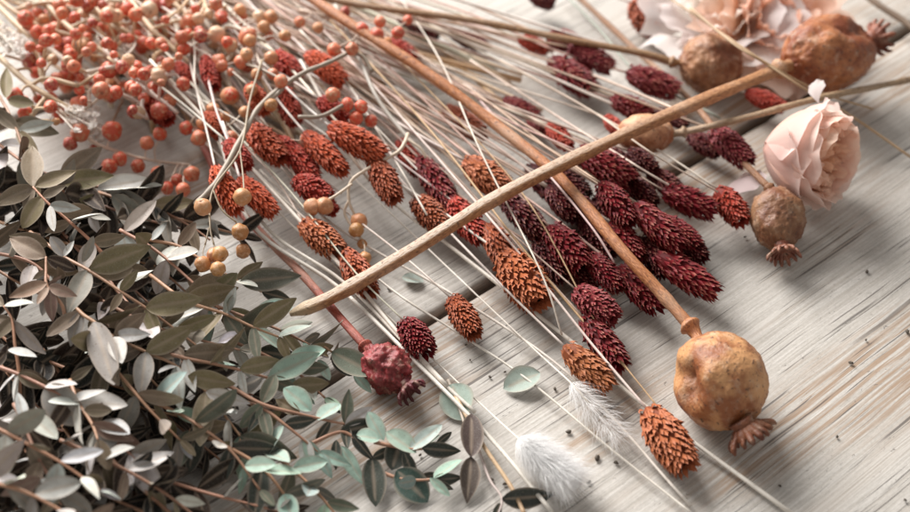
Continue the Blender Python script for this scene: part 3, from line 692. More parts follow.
# ------------------------------------------------------------------ berries
def berry_mesh(seed):
    B = MBld(); nu, nv = 20, 14
    for i in range(nv+1):
        th = math.pi*i/nv
        for k in range(nu):
            a = 2*math.pi*k/nu; q = Vector((math.cos(th), math.sin(th)*math.cos(a), math.sin(th)*math.sin(a)))
            s = 1+0.13*noise.noise(q*1.6+Vector((seed, 0, 0)))+0.06*noise.noise(q*4+Vector((0, seed, 0)))
            tipm = max(0, (q.x-0.975)/0.025); s -= 0.10*min(1, tipm*2); s += 0.06*math.exp(-((q.x-0.95)/0.03)**2)
            B.v.append(q*s); B.at('tip', min(1, tipm*1.6))
    for i in range(nv):
        for k in range(nu): B.f.append((i*nu+k, i*nu+(k+1) % nu, (i+1)*nu+(k+1) % nu, (i+1)*nu+k))
    return mesh('berry', B.v, B.f, MB, B.a)
BER = [berry_mesh(i*3.7) for i in range(5)]
RD = (0.60, 0.085, 0.04); PK = (0.64, 0.17, 0.085); PC = (0.60, 0.27, 0.12); TN = (0.48, 0.22, 0.075); DR = (0.40, 0.05, 0.035)
def berry_sprig(label, twig, trad, berries, seed, tcol=(0.62, 0.52, 0.42), forks=()):
    """twig: [(px,py,z)]; berries: [(px,py,z mm,diameter px,colour)]"""
    rng = random.Random(seed); TP = spline([W(x, y, z/1000) for x, y, z in twig], 7)
    root = thing('berry_sprig', TP[0], label, 'berry sprig', 'dried berry sprigs')
    B = MBld(); n = len(TP)
    tube_into(B, TP, [trad/1000*(1.15-0.45*i/n)*(1+0.10*math.sin(i*1.7)) for i in range(n)], 8)
    for fk in forks:
        F = spline([W(x, y, z/1000) for x, y, z in fk], 6); tube_into(B, F, trad/1000*0.75, 7)
        TP = TP+F
    for (x, y, z, dp, c) in berries:
        p = W(x, y, z/1000); r = dp*mpp(p)/2
        q = min(TP, key=lambda a: (a-p).length+0.3*max(0, (a-p).z)); 
        v = (p-q)
        if v.length < r*1.2: v = Vector((rng.uniform(-1, 1), rng.uniform(-1, 1), 0.2))
        a = v.normalized(); s0 = p-a*r*0.9
        if (s0-q).length > 0.0005:
            mid = q.lerp(s0, 0.55)+Vector((rng.uniform(-1, 1), rng.uniform(-1, 1), rng.uniform(0, 1)))*(s0-q).length*0.12
            tube_into(B, spline([q, mid, s0, p-a*r*0.6], 4), trad/1000*0.5, 6)
        part('berry', rng.choice(BER), root, frame(p, a+Vector((rng.uniform(-.3, .3), rng.uniform(-.3, .3), rng.uniform(-.9, -.1))), Vector((0.3, 0.2, 1)), r, r*rng.uniform(0.95, 1.08), r), vary(c, rng, 0.14))
    part('twig', mesh('twig', B.v, B.f, MTW, {k: B.a[k] for k in ('around',)}), root, None, vary(tcol, rng, 0.1))
berry_sprig("grey forked twig arching over the orange heads with four red berries at its fork",
    [(196,205,24),(218,180,26),(243,135,28),(262,104,29),(298,76,30),(330,62,31),(352,51,31)], 0.95,
    [(333,95,27,15,PK),(347,105,25,15,RD),(361,107,24,14,RD),(356,118,22,14,RD),(371,121,20,13,RD),(352,49,33,13,PK),(281,81,32,14,PK),(271,105,30,13,TN),(241,62,27,14,PK)], 1, (0.38,0.31,0.24),
    [[(352,51,31),(364,58,30),(372,72,28)], [(298,117,27),(322,116,26),(345,104,26)], [(262,104,29),(275,96,29),(283,88,30)]])
berry_sprig('smaller grey twig bent like an elbow over the rusty head ending in tan berry pairs',
    [(408,134,19),(405,142,20),(398,152,20),(380,162,20),(352,180,18),(349,200,14),(355,216,10)], 0.62,
    [(312,207,15,17,PC),(324,206,15,18,PC),(359,221,9,16,PC),(356,230,9,15,TN),(365,258,6,13,TN),(362,244,5,10,TN)], 2, (0.60,0.52,0.42),
    [[(352,184,18),(335,196,17),(322,203,16)], [(349,200,14),(345,215,10),(362,240,6)], [(405,138,20),(420,148,19),(426,158,17)]])
berry_sprig("thin twig hanging over the leaf edge with four golden berries at its end",
    [(262,60,30),(250,100,30),(240,150,30),(213,190,30),(210,225,28),(214,245,28)], 0.36,
    [(203,264,28,16,TN),(214,255,29,15,PC),(220,254,30,16,TN),(218,269,29,15,TN),(203,207,34,17,PC),(240,232,24,17,TN),(243,251,20,15,TN),(242,197,30,18,PC)], 3, (0.36,0.27,0.19),
    [[(213,190,30),(222,210,28),(236,222,26)], [(240,150,30),(243,175,30),(244,190,31)], [(209,228,28),(205,245,28)]])
berry_sprig('loose row of red berries on bare wood just above the topmost leaves',
    [(60,110,20),(90,140,14),(120,152,9),(150,160,7),(190,165,8)], 0.6,
    [(112,131,14,20,RD),(109,167,9,16,RD),(120,159,9,15,RD),(138,166,6,14,RD),(80,133,16,19,PK),(70,144,14,14,DR),(157,173,7,13,PK),(167,188,6,13,RD),(177,180,6,13,RD),(183,190,8,15,PK),(192,174,10,16,PK),(147,143,11,14,PK),(160,134,13,14,RD),(95,150,10,12,DR)], 4)
berry_sprig('peach berries left of the bright orange head',
    [(170,80,20),(195,110,18),(220,135,17),(235,150,16)], 0.55,
    [(199,138,16,16,PK),(231,138,18,15,PK),(230,96,20,18,PC),(213,110,20,14,PC),(186,128,15,14,RD),(203,124,17,13,PC),(306,140,20,13,(0.66,0.5,0.36)),(224,118,19,13,TN),(245,112,20,12,PC)], 5)
berry_sprig('red berries clustered along the thick tan stem near the top',
    [(300,10,22),(340,20,24),(370,30,24),(400,38,24)], 0.5,
    [(362,29,26,13,RD),(380,22,26,12,PK),(377,35,26,14,RD),(398,33,26,13,RD),(386,43,24,12,PC),(352,50,24,12,PC),(334,50,26,14,PK),(345,12,24,11,DR),(408,20,22,10,RD),(318,28,24,11,PC),(300,22,24,11,PK)], 6)
berry_sprig('peach berries under the bend at the upper left of the grey twig',
    [(200,-10,24),(225,15,24),(250,40,25),(262,70,26)], 0.6,
    [(248,37,27,19,PK),(271,17,25,14,PC),(259,17,25,13,(0.66,0.45,0.3)),(264,27,25,13,PC),(231,46,26,14,(0.6,0.4,0.26)),(271,58,27,14,PC),(257,74,27,12,PC),(273,74,27,12,PK),(222,18,25,12,RD),(240,10,24,12,PC),(252,90,27,12,PC),(222,66,25,12,PK),(205,36,24,12,RD),(285,36,26,12,PC)], 7)
placed = []
CL = [ # cluster centre, spread, number, label
 (52,50,40,30,22,'blurred berry sprig with a dark gap below it near the left edge at the top'),
 (88,40,36,30,24,'densest red part of the berry cluster left of the middle at the top'),
 (125,30,34,26,22,'red berry sprig right of the densest cluster under a white twig'),
 (165,40,26,28,18,'red berry sprig beside the dark gap in the wood at the top'),
 (100,82,36,22,22,'berry sprig with swollen coral berries in the lower middle of the cluster'),
 (150,92,28,24,20,'berry sprig with peach berries at the right end of the cluster'),
 (48,95,34,24,16,'berry sprig at the left just above the first brown leaves'),
 (200,20,30,20,12,'sparse peach berry sprig between cluster and grey twig at the top'),
 (30,20,34,24,12,'pale faded berry sprig in the upper left corner'),
 (235,50,34,34,18,'peach berry sprig between the berry cluster and the grey twig'),
 (70,8,60,12,18,'berry sprig along the very top edge at the left'),
 (160,2,50,12,14,'berry sprig along the top edge above the cluster'),
]
for ci, (cx, cy, sx, sy, n, lab) in enumerate(CL):
    rg = random.Random(100+ci); bl = []; tries = 0
    while len(bl) < n and tries < 900:
        tries += 1
        x = rg.gauss(cx, sx*0.6); y = rg.gauss(cy, sy*0.6); z = rg.uniform(12, 34); dpx = rg.choice([8, 10, 11, 12, 13, 14, 17])
        if y > 120+0.1*x: continue
        p = W(x, y, z/1000)
        if any((p-q).length < (dpx*0.42+d2*0.42)*mpp(p) for q, d2 in placed): continue
        placed.append((p, dpx)); bl.append((x, y, z, dpx, rg.choice([RD, RD, RD, PK, PK, PC, DR, RD, (0.64,0.42,0.28)])))
    ang = rg.uniform(0.4, 0.8)
    tw = [(cx-sx*1.6, cy-sy*1.8, 26), (cx-sx*0.6, cy-sy*0.5, 24), (cx+sx*0.2, cy+sy*0.2, 22), (cx+sx, cy+sy*0.9, 18)]
    fk = [[(cx-sx*0.5, cy-sy*0.4, 24), (cx+rg.uniform(-.2, .6)*sx, cy-sy*0.7, 26), (cx+sx*0.9, cy-sy*rg.uniform(0.2, .8), 26)], [(cx, cy, 22), (cx-sx*0.3, cy+sy*0.5, 22), (cx-sx*rg.uniform(0.1, .6), cy+sy*1.1, 20)]]
    berry_sprig(lab, tw, 1.0, bl, 200+ci, rg.choice([(0.66, 0.52, 0.36), (0.58, 0.43, 0.28), (0.74, 0.66, 0.55)]), fk)
# tiny white filler blossoms
def blossom_spray(label, cx, cy, sx, sy, n, seed, z0):
    rg = random.Random(seed); root = thing('filler_spray', W(cx, cy, z0/1000), label, 'flower spray', 'tiny white filler sprays')
    B = MBld(); c = W(cx-sx*1.5, cy-sy*1.5, z0/1000)
    for i in range(n):
        p = W(rg.gauss(cx, sx*.6), rg.gauss(cy, sy*.6), z0+0) if False else W(rg.gauss(cx, sx*.6), rg.gauss(cy, sy*.6), (z0+rg.uniform(-5, 5))/1000)
        tube_into(B, spline([c, c.lerp(p, 0.6)+Vector((0, 0, rg.uniform(-.002, .002))), p], 3), 0.00022, 5)
        r = rg.uniform(0.0012, 0.0020); bm = BER[i % 5]
        part('blossom', bm2[i % 3], root, Matrix.Translation(p) @ Matrix.Rotation(rg.uniform(0, 6), 4, 'Z') @ Matrix.Rotation(rg.uniform(-1, 1), 4, 'X') @ Matrix.Scale(r, 4), (0.85, 0.82, 0.78))
    part('stem', mesh('stem', B.v, B.f, MS, None), root, None, PALE)
def blossom_mesh(seed):
    rg = random.Random(seed); vs = []; fs = []
    for k in range(9):
        a = k*2.4; e = rg.uniform(0.1, 1.2); d = Vector((math.cos(a)*math.cos(e), math.sin(a)*math.cos(e), math.sin(e))); s = d.cross(Vector((0, 0, 1))).normalized()*0.5; o = len(vs)
        vs += [Vector((0, 0, 0)), d*0.6+s, d*1.2, d*0.6-s]; fs.append((o, o+1, o+2, o+3))
    return mesh('blossom', vs, fs, MT, {'tip': [0.2]*len(vs), 'across': [0.5]*len(vs)}, False)
bm2 = [blossom_mesh(i) for i in range(3)]
blossom_spray('tiny white blossoms at the far left edge beside the blurred berries', 14, 46, 16, 12, 34, 5, 26)
blossom_spray('tiny white blossoms between the red berry row and the brown leaves', 75, 116, 20, 10, 30, 6, 18)
blossom_spray('tiny white blossoms right below the berry with white speckles', 98, 135, 12, 8, 22, 7, 10)

# ------------------------------------------------------------------ eucalyptus
def leaf_mesh(seed, wratio, curl, pointed):
    nu, nv = 12, 8; vs = []; fs = []; md = []; rm = []; rg = random.Random(seed); tw = rg.uniform(-0.35, 0.35)
    for i in range(nu+1):
        t = i/nu
        hw = wratio*0.5*(math.sin(math.pi*t**(0.92 if not pointed else 0.80))**(0.60 if not pointed else 0.80))
        if i == 0: hw = wratio*0.04
        if i == nu: hw = 0.012
        for k in range(nv+1):
            s = k/nv*2-1; y = s*hw
            z = abs(s)**1.5*hw*0.28 - curl*(t-0.1)**2*0.55 + 0.018*noise.noise((t*4, s*1.5, seed))
            a = tw*t; vs.append((t-curl*0.1*t*t, y*math.cos(a)-z*math.sin(a)*0.3, z+y*math.sin(a)))
            md.append(1.0 if k == nv//2 and 0 < i < nu-1 else (0.0)); rm.append(1.0 if k in (0, nv) else 0.0)
    for i in range(nu):
        for k in range(nv):
            a = i*(nv+1)+k; fs.append((a, a+nv+1, a+nv+2, a+1))
    return mesh('leaf', vs, fs, ML, {'mid': md, 'rim': rm})
LV = [leaf_mesh(i, wr, cu, po) for i, (wr, cu, po) in enumerate([(0.36, 0.15, 1), (0.40, -0.12, 1), (0.42, 0.25, 1), (0.48, 0.10, 0), (0.40, 0.40, 1), (0.37, 0.05, 0), (0.50, 0.15, 0), (0.42, -0.22, 0), (0.46, 0.35, 0), (0.34, 0.55, 1), (0.44, -0.35, 1), (0.52, 0.2, 0)])]
LR = [leaf_mesh(20+i, wr, 0.12, 0) for i, wr in enumerate((0.62, 0.72, 0.85))]
BR = (0.225, 0.175, 0.122); OL = (0.24, 0.195, 0.11); GY = (0.32, 0.295, 0.26); PL = (0.58, 0.575, 0.545); TE = (0.34, 0.47, 0.39); DG = (0.055, 0.062, 0.05); DB = (0.055, 0.036, 0.026); GR = (0.15, 0.16, 0.12)  # the palest tone holds the window's white glare as leaf colour
LEFTP = [BR, BR, BR, OL, OL, GY, GY, PL, PL, PL]; RIGHTP = [GR, OL, GR, DG, TE, TE, TE, PL]; SHADEP = [(0.014, 0.011, 0.009), (0.022, 0.016, 0.012), (0.035, 0.024, 0.018), (0.018, 0.02, 0.016), (0.05, 0.034, 0.025)]  # last palette is near black: deep shade put into the leaf colour
ZS = 0.62
GE = 'eucalyptus sprigs in the leafy pile'
def sprig(label, pts, pal, ll=40, seed=0, sp=None, leaves=(), stemr=0.5, start=0.08, endleaf=True, scol=(0.46, 0.26, 0.17), ang=(38, 72)):
    """pts [(px,py,z mm)] root to tip; natural opposite leaf pairs every sp px, ll = leaf length px; explicit extra leaves: (bx,by,bz,tx,ty,tz,variant,colour,roll deg)"""
    rg = random.Random(seed); P = spline([W(x, y, z*ZS/1000) for x, y, z in pts], 9)
    if sp is None: sp = 0 if leaves else 30
    root = thing('eucalyptus_sprig', P[0], label, 'eucalyptus', GE)
    n = len(P); k0 = mpp(P[n//2])
    part('stem', tube('stem', P, [stemr/1000*(1.2-0.6*i/n) for i in range(n)], MS, 7), root, None, vary(scol, rg, 0.15))
    if sp:
        acc = 0; nxt = sp*k0*start; pair = rg.uniform(0, 3.1); tot = sum((P[i+1]-P[i]).length for i in range(n-1))
        for i in range(1, n):
            acc += (P[i]-P[i-1]).length
            if acc < nxt: continue
            nxt += sp*k0*rg.uniform(0.8, 1.2); pair += math.pi/2+rg.uniform(-0.4, 0.4)
            t = (P[i]-P[i-1]).normalized(); x = t.cross(Vector((0, 0, 1))).normalized(); y = x.cross(t)
            size = ll*k0*(1.08-0.45*(acc/tot)**2)
            for s in (0, math.pi):
                if rg.random() < 0.06: continue
                a = pair+s; o = x*math.cos(a)+y*math.sin(a); th = R(rg.uniform(*ang))
                d = t*math.cos(th)+o*math.sin(th); d.z += rg.uniform(-0.25, 0.1)
                b = P[i]
                L = size*rg.uniform(0.75, 1.15)
                if (b+d*L).z < 0.002: d.z = max(d.z, (0.003-b.z)/L)
                cc = rg.choice(pal); nrm = t*math.sin(th)*0.9-o*math.cos(th)*0.5+Vector((rg.uniform(-.35, .35), rg.uniform(-.35, .35), 0.55+rg.uniform(-.35, .35)))
                if sum(cc) > 1.0: nrm += Vector((-0.3, 0.3, 1.2))
                part('leaf', rg.choice(LV), root, frame(b+o*stemr*0.0008, d, nrm, L, L, L), vary(cc, rg, 0.2))
        if endleaf:
            t = (P[-1]-P[-3]).normalized()
            for q in range(2):
                d = t+Vector((rg.uniform(-.5, .5), rg.uniform(-.5, .5), rg.uniform(-.2, .3)))
                L = ll*k0*0.5; part('leaf', rg.choice(LV), root, frame(P[-1], d, Vector((rg.uniform(-.5, .5), rg.uniform(-.5, .5), 1)), L, L, L), vary(rg.choice(pal), rg, 0.2))
    for (bx, by, bz, tx, ty, tz, var, c, roll) in leaves:
        b = W(bx, by, bz*ZS/1000); e = W(tx, ty, tz*ZS/1000); d = e-b; L = d.length
        nrm = Matrix.Rotation(R(roll), 3, d.normalized()) @ (Vector((-0.25, 0.25, 1.0)) if sum(c) > 1.0 else TOCAM*1.0+Vector((0.25, -0.15, 0.15)))
        mm = LR[-var-1] if var < 0 else LV[var]
        Lp = 0.12*L+0.88*min(L, 1.12*math.hypot(tx-bx, ty-by)*mpp(b)); part('leaf', mm, root, frame(b, d, nrm, L, Lp, L), vary(c, rg, 0.10))
    return root
# deep, shaded sprigs at the bottom of the pile
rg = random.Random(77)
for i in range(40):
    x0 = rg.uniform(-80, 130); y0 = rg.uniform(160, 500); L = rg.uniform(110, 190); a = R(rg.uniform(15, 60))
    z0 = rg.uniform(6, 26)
    sprig('shaded eucalyptus sprig deep inside the leafy pile at left', [(x0, y0, z0), (x0+L*.5*math.cos(a), y0+L*.5*math.sin(a), z0+3), (x0+L*math.cos(a), y0+L*math.sin(a)*0.9, max(4, z0-4))], SHADEP, 50, 300+i, 27)
# the visible sprigs of the upper layer
sprig('brown-leaved sprig in the upper left corner of the leafy pile with pale edged leaves', [(-12,80,44),(4,104,44),(17,131,46),(26,160,44)], LEFTP, 44, 1, 0,
  [(17,129,46,-8,108,52,1,BR,10),(14,122,46,58,133,44,2,BR,-5),(8,100,46,34,104,46,3,OL,0),(6,98,46,6,70,48,1,OL,15),(19,130,47,54,122,50,0,PL,50),(17,131,46,38,155,44,5,OL,0),(3,108,44,-20,125,44,2,BR,0),(26,160,44,45,176,40,5,GY,20)])
sprig('sprig with a ring of six broad brown leaves in the upper left of the pile', [(110,262,40),(92,242,46),(70,222,50),(48,203,54),(33,187,56)], LEFTP, 40, 2, 0,
  [(33,187,56,32,140,60,2,BR,0),(33,187,56,-8,205,54,2,BR,0),(42,197,55,66,186,58,1,BR,-10),(42,197,55,22,228,50,3,OL,10),(50,205,55,80,209,56,0,PL,55),(50,206,55,54,231,52,5,PL,10),(70,222,51,104,213,55,3,PL,-15),(60,212,52,96,210,44,2,BR,0),(70,222,50,46,232,44,1,BR,0),(92,242,46,80,275,44,2,GY,0),(92,243,46,126,236,48,2,BR,0),(34,188,56,22,212,50,2,BR,20),(35,186,56,76,172,56,1,OL,-20)])
sprig('sprig with an upright olive leaf and silver tip reaching right towards the berries', [(40,172,34),(75,182,34),(110,190,32),(152,206,28),(190,226,24),(210,240,22)], LEFTP, 40, 3, 0,
  [(60,178,36,104,146,42,2,BR,0),(62,182,35,114,176,38,1,OL,0),(100,190,34,162,184,34,5,PL,-5),(98,188,34,152,178,36,0,PL,40),(110,192,33,150,205,28,1,GY,20),(112,196,32,150,222,26,2,GY,10),(152,206,28,196,202,28,1,OL,0),(152,207,28,178,232,24,5,GY,30),(118,200,30,132,232,26,0,GY,30),(190,226,24,222,222,24,0,PL,30),(78,184,34,106,212,30,1,DB,0),(40,172,34,24,150,38,5,GY,0),(190,226,24,198,252,20,5,BR,0),(165,212,28,170,246,22,5,GY,40)])
sprig('long sprig with one large olive leaf pointing right across the middle of the pile', [(30,232,44),(48,245,46),(66,258,48),(88,270,50),(120,291,48),(146,308,44),(176,330,38),(205,352,32)], LEFTP, 42, 4, 0,
  [(90,269,51,153,246,54,2,OL,0),(88,270,50,68,312,48,2,GY,0),(66,257,48,50,236,54,3,GY,10),(48,245,47,8,235,54,2,BR,0),(64,256,49,74,240,52,0,PL,30),(82,262,49,94,236,54,5,GY,30),(120,291,48,138,270,54,1,OL,10),(122,293,48,110,312,44,1,BR,10),(146,308,45,204,298,48,2,OL,-10),(118,290,47,154,268,44,3,PL,0),(146,308,44,162,342,36,1,OL,20),(176,330,38,168,352,34,0,GY,20),(176,330,38,216,316,40,5,OL,15),(92,272,48,134,268,40,3,BR,0),(205,352,32,232,345,32,1,OL,0),(205,352,32,226,368,28,2,BR,0)])
sprig('sprig with a fan of folded pinkish young leaves at its bent tip', [(66,330,40),(64,312,46),(60,302,50),(47,286,54),(46,270,55),(46,257,56)], LEFTP, 36, 5, 0,
  [(46,257,56,6,236,58,2,BR,0),(47,283,55,10,298,52,1,(0.30,0.19,0.14),30),(49,286,55,76,296,54,4,(0.34,0.22,0.17),0),(48,284,55,62,276,58,0,(0.34,0.22,0.17),40),(48,287,55,37,304,54,5,(0.34,0.22,0.17),20),(50,290,54,52,322,46,2,(0.26,0.16,0.12),0),(50,276,55,60,298,52,5,PL,60),(47,258,56,76,270,50,3,DB,0),(48,288,54,42,316,46,5,GY,20),(46,270,55,32,280,52,0,BR,0)])
sprig('sprig with a blunt white leaf hanging at the far left below the middle', [(20,400,30),(19,372,36),(15,345,42),(12,320,46),(4,306,48)], LEFTP, 38, 6, 0,
  [(12,320,46,-10,318,46,2,BR,0),(13,321,46,48,352,42,1,GY,50),(8,350,46,37,356,44,3,PL,0),(4,306,48,34,302,50,3,PL,0),(14,318,46,-6,340,44,2,BR,0),(19,372,37,50,384,34,2,BR,0),(19,373,37,16,404,34,0,PL,40),(18,372,37,-2,392,36,5,PL,20),(6,352,40,-12,372,38,2,DB,0),(4,306,48,-14,290,48,2,BR,0)])
sprig('sprig with a downy grey leaf hanging straight down beside a rounded white one', [(62,290,44),(80,312,46),(94,322,46),(114,337,44),(146,352,40),(176,366,34),(206,392,28),(240,436,20),(268,474,12)], LEFTP, 42, 7, 0,
  [(94,322,47,114,384,44,5,GY,0),(95,322,46,142,308,50,0,OL,55),(114,337,45,148,312,46,2,BR,0),(114,337,46,122,362,47,-1,PL,-10),(113,338,44,84,352,42,3,PL,10),(146,352,41,140,396,36,2,GY,0),(146,352,41,196,326,44,2,OL,0),(148,353,40,186,348,36,3,BR,0),(114,336,44,150,334,48,0,PL,40),(176,366,36,182,410,30,1,PL,20),(176,366,35,158,372,38,-1,PL,0),(206,392,29,200,446,24,5,BR,0),(206,392,30,250,404,28,0,PL,55),(240,436,21,298,460,12,2,GR,0),(240,436,20,224,476,10,2,TE,20),(224,415,24,236,412,34,-2,PL,0),(222,412,25,206,420,26,-1,PL,20),(228,420,24,230,452,22,5,PL,30),(80,312,46,46,336,44,5,BR,20),(80,312,46,70,346,40,2,GY,0)])
sprig('sprig crossing the lower left with one broad grey leaf and white flags', [(-10,364,40),(18,374,42),(45,387,42),(70,400,40),(96,424,36),(130,454,30),(160,482,24)], LEFTP, 42, 8, 0,
  [(18,374,43,50,388,40,2,BR,0),(18,374,42,12,402,38,0,PL,30),(45,387,43,77,383,46,3,PL,0),(45,387,42,82,424,36,-1,GY,0),(96,424,36,130,432,38,-1,PL,-15),(96,424,36,62,446,34,5,PL,40),(70,400,41,106,392,42,1,PL,10),(70,402,40,128,404,38,3,PL,20),(98,425,36,146,450,28,1,(0.24,0.15,0.11),20),(96,426,36,84,480,30,0,PL,35),(130,454,30,160,498,24,3,PL,0),(130,454,30,116,500,24,2,DB,0),(131,455,30,168,440,32,2,GY,0),(130,455,30,132,490,28,5,PL,20),(70,400,40,50,430,36,3,DB,0),(96,424,36,102,402,40,3,BR,0),(150,474,26,190,470,24,2,DB,0)])
sprig('sprig at the lower left with a large pointed white leaf at its middle', [(14,404,40),(24,424,42),(40,462,40),(60,492,34),(74,520,28)], LEFTP, 42, 9, 0,
  [(25,412,46,58,438,42,3,PL,0),(24,421,42,2,420,46,3,PL,20),(24,424,42,54,456,36,2,DB,0),(41,480,40,74,490,38,3,PL,0),(40,462,41,22,500,38,2,BR,0),(40,462,40,66,478,34,2,BR,0),(40,478,40,0,496,40,2,(0.30,0.20,0.16),0),(18,480,42,-14,478,44,3,PL,0),(60,492,35,92,512,30,3,GY,0),(60,492,34,40,516,32,2,BR,0),(24,424,42,18,392,44,5,PL,40),(38,458,40,14,462,42,5,PL,20)])
sprig('sprig with narrow silver leaves in the dark hollow at the lower left', [(70,380,38),(78,402,40),(92,424,40),(98,440,40)], LEFTP, 36, 10, 0,
  [(78,402,41,80,445,38,0,PL,40),(92,424,41,134,440,34,1,(0.24,0.15,0.11),0),(80,404,41,48,400,44,3,PL,10),(84,410,41,112,410,42,3,BR,0),(98,440,40,90,482,36,1,PL,45),(98,440,40,110,470,34,3,BR,0),(70,380,38,92,366,40,1,BR,0)])
sprig('sprig with olive leaves lying just below the golden berries', [(150,275,34),(185,300,34),(225,314,32),(253,327,30),(279,337,26)], RIGHTP, 44, 11, 0,
  [(184,302,34,240,288,36,2,OL,0),(185,300,34,152,306,36,3,OL,0),(253,326,31,295,298,34,1,OL,15),(253,327,30,258,360,24,5,GR,20),(225,314,32,236,286,38,0,PL,40),(222,312,32,196,342,30,5,OL,50),(225,315,31,248,346,24,2,GR,0),(279,337,27,312,324,26,3,(0.40,0.47,0.42),0),(279,337,26,290,362,20,2,OL,10),(204,308,33,172,318,32,3,PL,0),(206,308,32,168,330,30,3,PL,20),(253,327,29,284,350,18,3,TE,0),(185,300,33,232,276,28,3,BR,0),(150,275,34,122,266,36,3,BR,0)])
sprig('sprig with two rounded pale leaves beside the golden berries', [(150,240,26),(178,246,26),(205,262,24),(236,280,20),(262,292,14)], LEFTP, 40, 12, 0,
  [(205,262,24,232,250,24,-2,PL,0),(205,262,24,222,292,22,-1,PL,0),(236,280,20,262,262,22,1,OL,10),(240,282,20,300,276,16,1,GR,0),(236,281,20,258,286,22,3,PL,-10),(250,250,8,272,246,8,-2,PL,0),(178,246,26,196,222,30,5,BR,0),(178,246,26,156,264,26,3,PL,0),(262,292,14,292,300,8,2,DG,0),(178,246,26,172,276,22,0,GY,20),(152,240,27,168,222,30,1,PL,20)])
sprig('sprig with olive leaves in pairs pointing right below the cut end of the thick stem', [(150,348,36),(185,358,36),(210,363,34),(240,370,30),(268,378,24),(290,386,18)], RIGHTP, 44, 13, 0,
  [(184,355,37,236,350,36,2,BR,0),(240,369,31,282,360,28,2,OL,-5),(240,370,30,246,396,24,5,PL,20),(210,363,35,248,328,38,0,OL,45),(188,376,34,236,385,30,2,OL,0),(210,364,33,242,366,24,3,TE,0),(185,358,36,196,392,30,1,PL,20),(268,378,25,322,352,22,0,TE,50),(268,378,24,300,392,16,2,GR,0),(185,358,36,172,344,38,2,BR,0),(290,386,18,332,384,12,2,OL,0),(290,386,18,316,404,10,3,TE,0)])
sprig('sprig with round pale green leaves in front at the lower middle', [(230,386,26),(262,404,24),(300,414,20),(330,421,16),(345,424,14)], RIGHTP, 38, 14, 0,
  [(284,388,24,312,410,20,-1,TE,0),(318,420,18,340,402,16,-1,TE,0),(345,424,14,348,390,20,1,GR,20),(345,424,14,347,450,12,1,DG,0),(345,425,15,374,406,14,0,PL,50),(300,414,20,274,398,22,2,OL,0),(262,404,24,240,428,20,3,GR,0),(262,403,24,276,374,28,3,GR,0),(330,421,16,316,442,10,5,DG,0)])
sprig('sprig whose dark broad leaf touches the crumpled red poppy pod', [(296,368,16),(312,350,16),(322,346,14),(332,352,12)], RIGHTP, 40, 15, 0,
  [(332,352,13,376,374,12,3,GR,0),(318,360,12,330,380,8,3,TE,0),(306,352,16,336,346,12,2,OL,0),(304,350,16,346,322,16,0,GR,55),(330,360,10,340,342,14,0,GR,40),(296,368,16,330,368,12,2,GR,0),(354,374,8,372,392,6,2,TE,0),(332,356,11,352,376,6,3,DG,0)])
sprig('sprig with one long dark green leaf lying across the lower middle of the pile', [(232,398,22),(262,408,22),(284,424,20),(304,440,16),(318,452,12)], RIGHTP, 40, 16, 0,
  [(284,424,20,256,470,12,2,TE,10),(304,438,16,310,470,10,3,PL,0),(318,452,12,352,466,10,0,TE,30),(304,440,16,322,470,8,3,TE,0),(262,408,22,270,440,18,5,GR,0),(318,452,12,332,478,8,2,TE,0),(284,424,20,318,420,18,2,DG,0),(262,408,22,248,432,20,0,DG,0)])
sprig('sprig with a long oval mint leaf at the bottom middle of the pile', [(190,430,22),(230,448,22),(262,468,20),(284,494,16),(300,520,10)], RIGHTP, 44, 17, 0,
  [(262,470,24,302,472,22,3,TE,0),(262,468,20,254,520,14,2,DG,0),(284,494,18,294,524,16,-1,TE,0),(230,448,22,282,450,18,2,DG,0),(190,430,22,176,470,20,2,GR,0),(230,448,22,222,486,14,2,DG,0),(284,494,16,326,480,12,5,GR,30),(190,430,22,232,424,22,2,OL,0)])
sprig('sprig reaching to the right with a big dark glossy oval leaf at its end', [(310,444,14),(340,432,14),(356,440,12),(372,458,8)], RIGHTP, 42, 18, 0,
  [(356,436,14,380,438,12,-3,TE,0),(372,458,8,376,506,4,3,DG,0),(341,446,12,364,486,6,0,TE,30),(336,440,13,336,470,8,0,DG,0),(340,432,14,378,424,10,3,DG,0),(352,434,14,374,462,8,0,DG,30),(368,412,14,384,440,10,3,TE,0),(372,458,8,394,448,5,2,DG,0)])
sprig('sprig on bare wood whose mint leaf is half shaded brown at the lower middle', [(374,442,10),(392,446,9),(410,449,8),(424,449,6)], RIGHTP, 36, 19, 0,
  [(386,432,12,417,452,8,-2,TE,0),(400,442,7,392,470,4,-3,DG,0),(410,450,8,442,424,8,5,(0.42,0.50,0.45),20),(422,448,7,462,452,5,2,DG,0),(422,446,7,440,434,8,3,TE,0),(436,444,7,452,432,8,5,DG,0),(404,452,6,416,482,3,5,DG,0),(384,436,10,376,416,10,2,DG,0)])
sprig('sprig lying flat on the wood at the bottom with dark teal paired leaves', [(376,470,5),(398,478,5),(416,480,6),(434,479,7)], RIGHTP, 36, 20, 0,
  [(397,470,7,428,502,2,-2,(0.05,0.085,0.07),0),(416,480,7,398,484,9,-2,(0.25,0.32,0.28),0),(434,478,8,462,458,9,3,TE,0),(432,480,7,464,478,5,2,DG,0),(430,478,9,450,496,6,5,TE,20),(434,482,6,454,490,3,2,DG,0),(418,479,6,440,474,3,2,DG,0)])
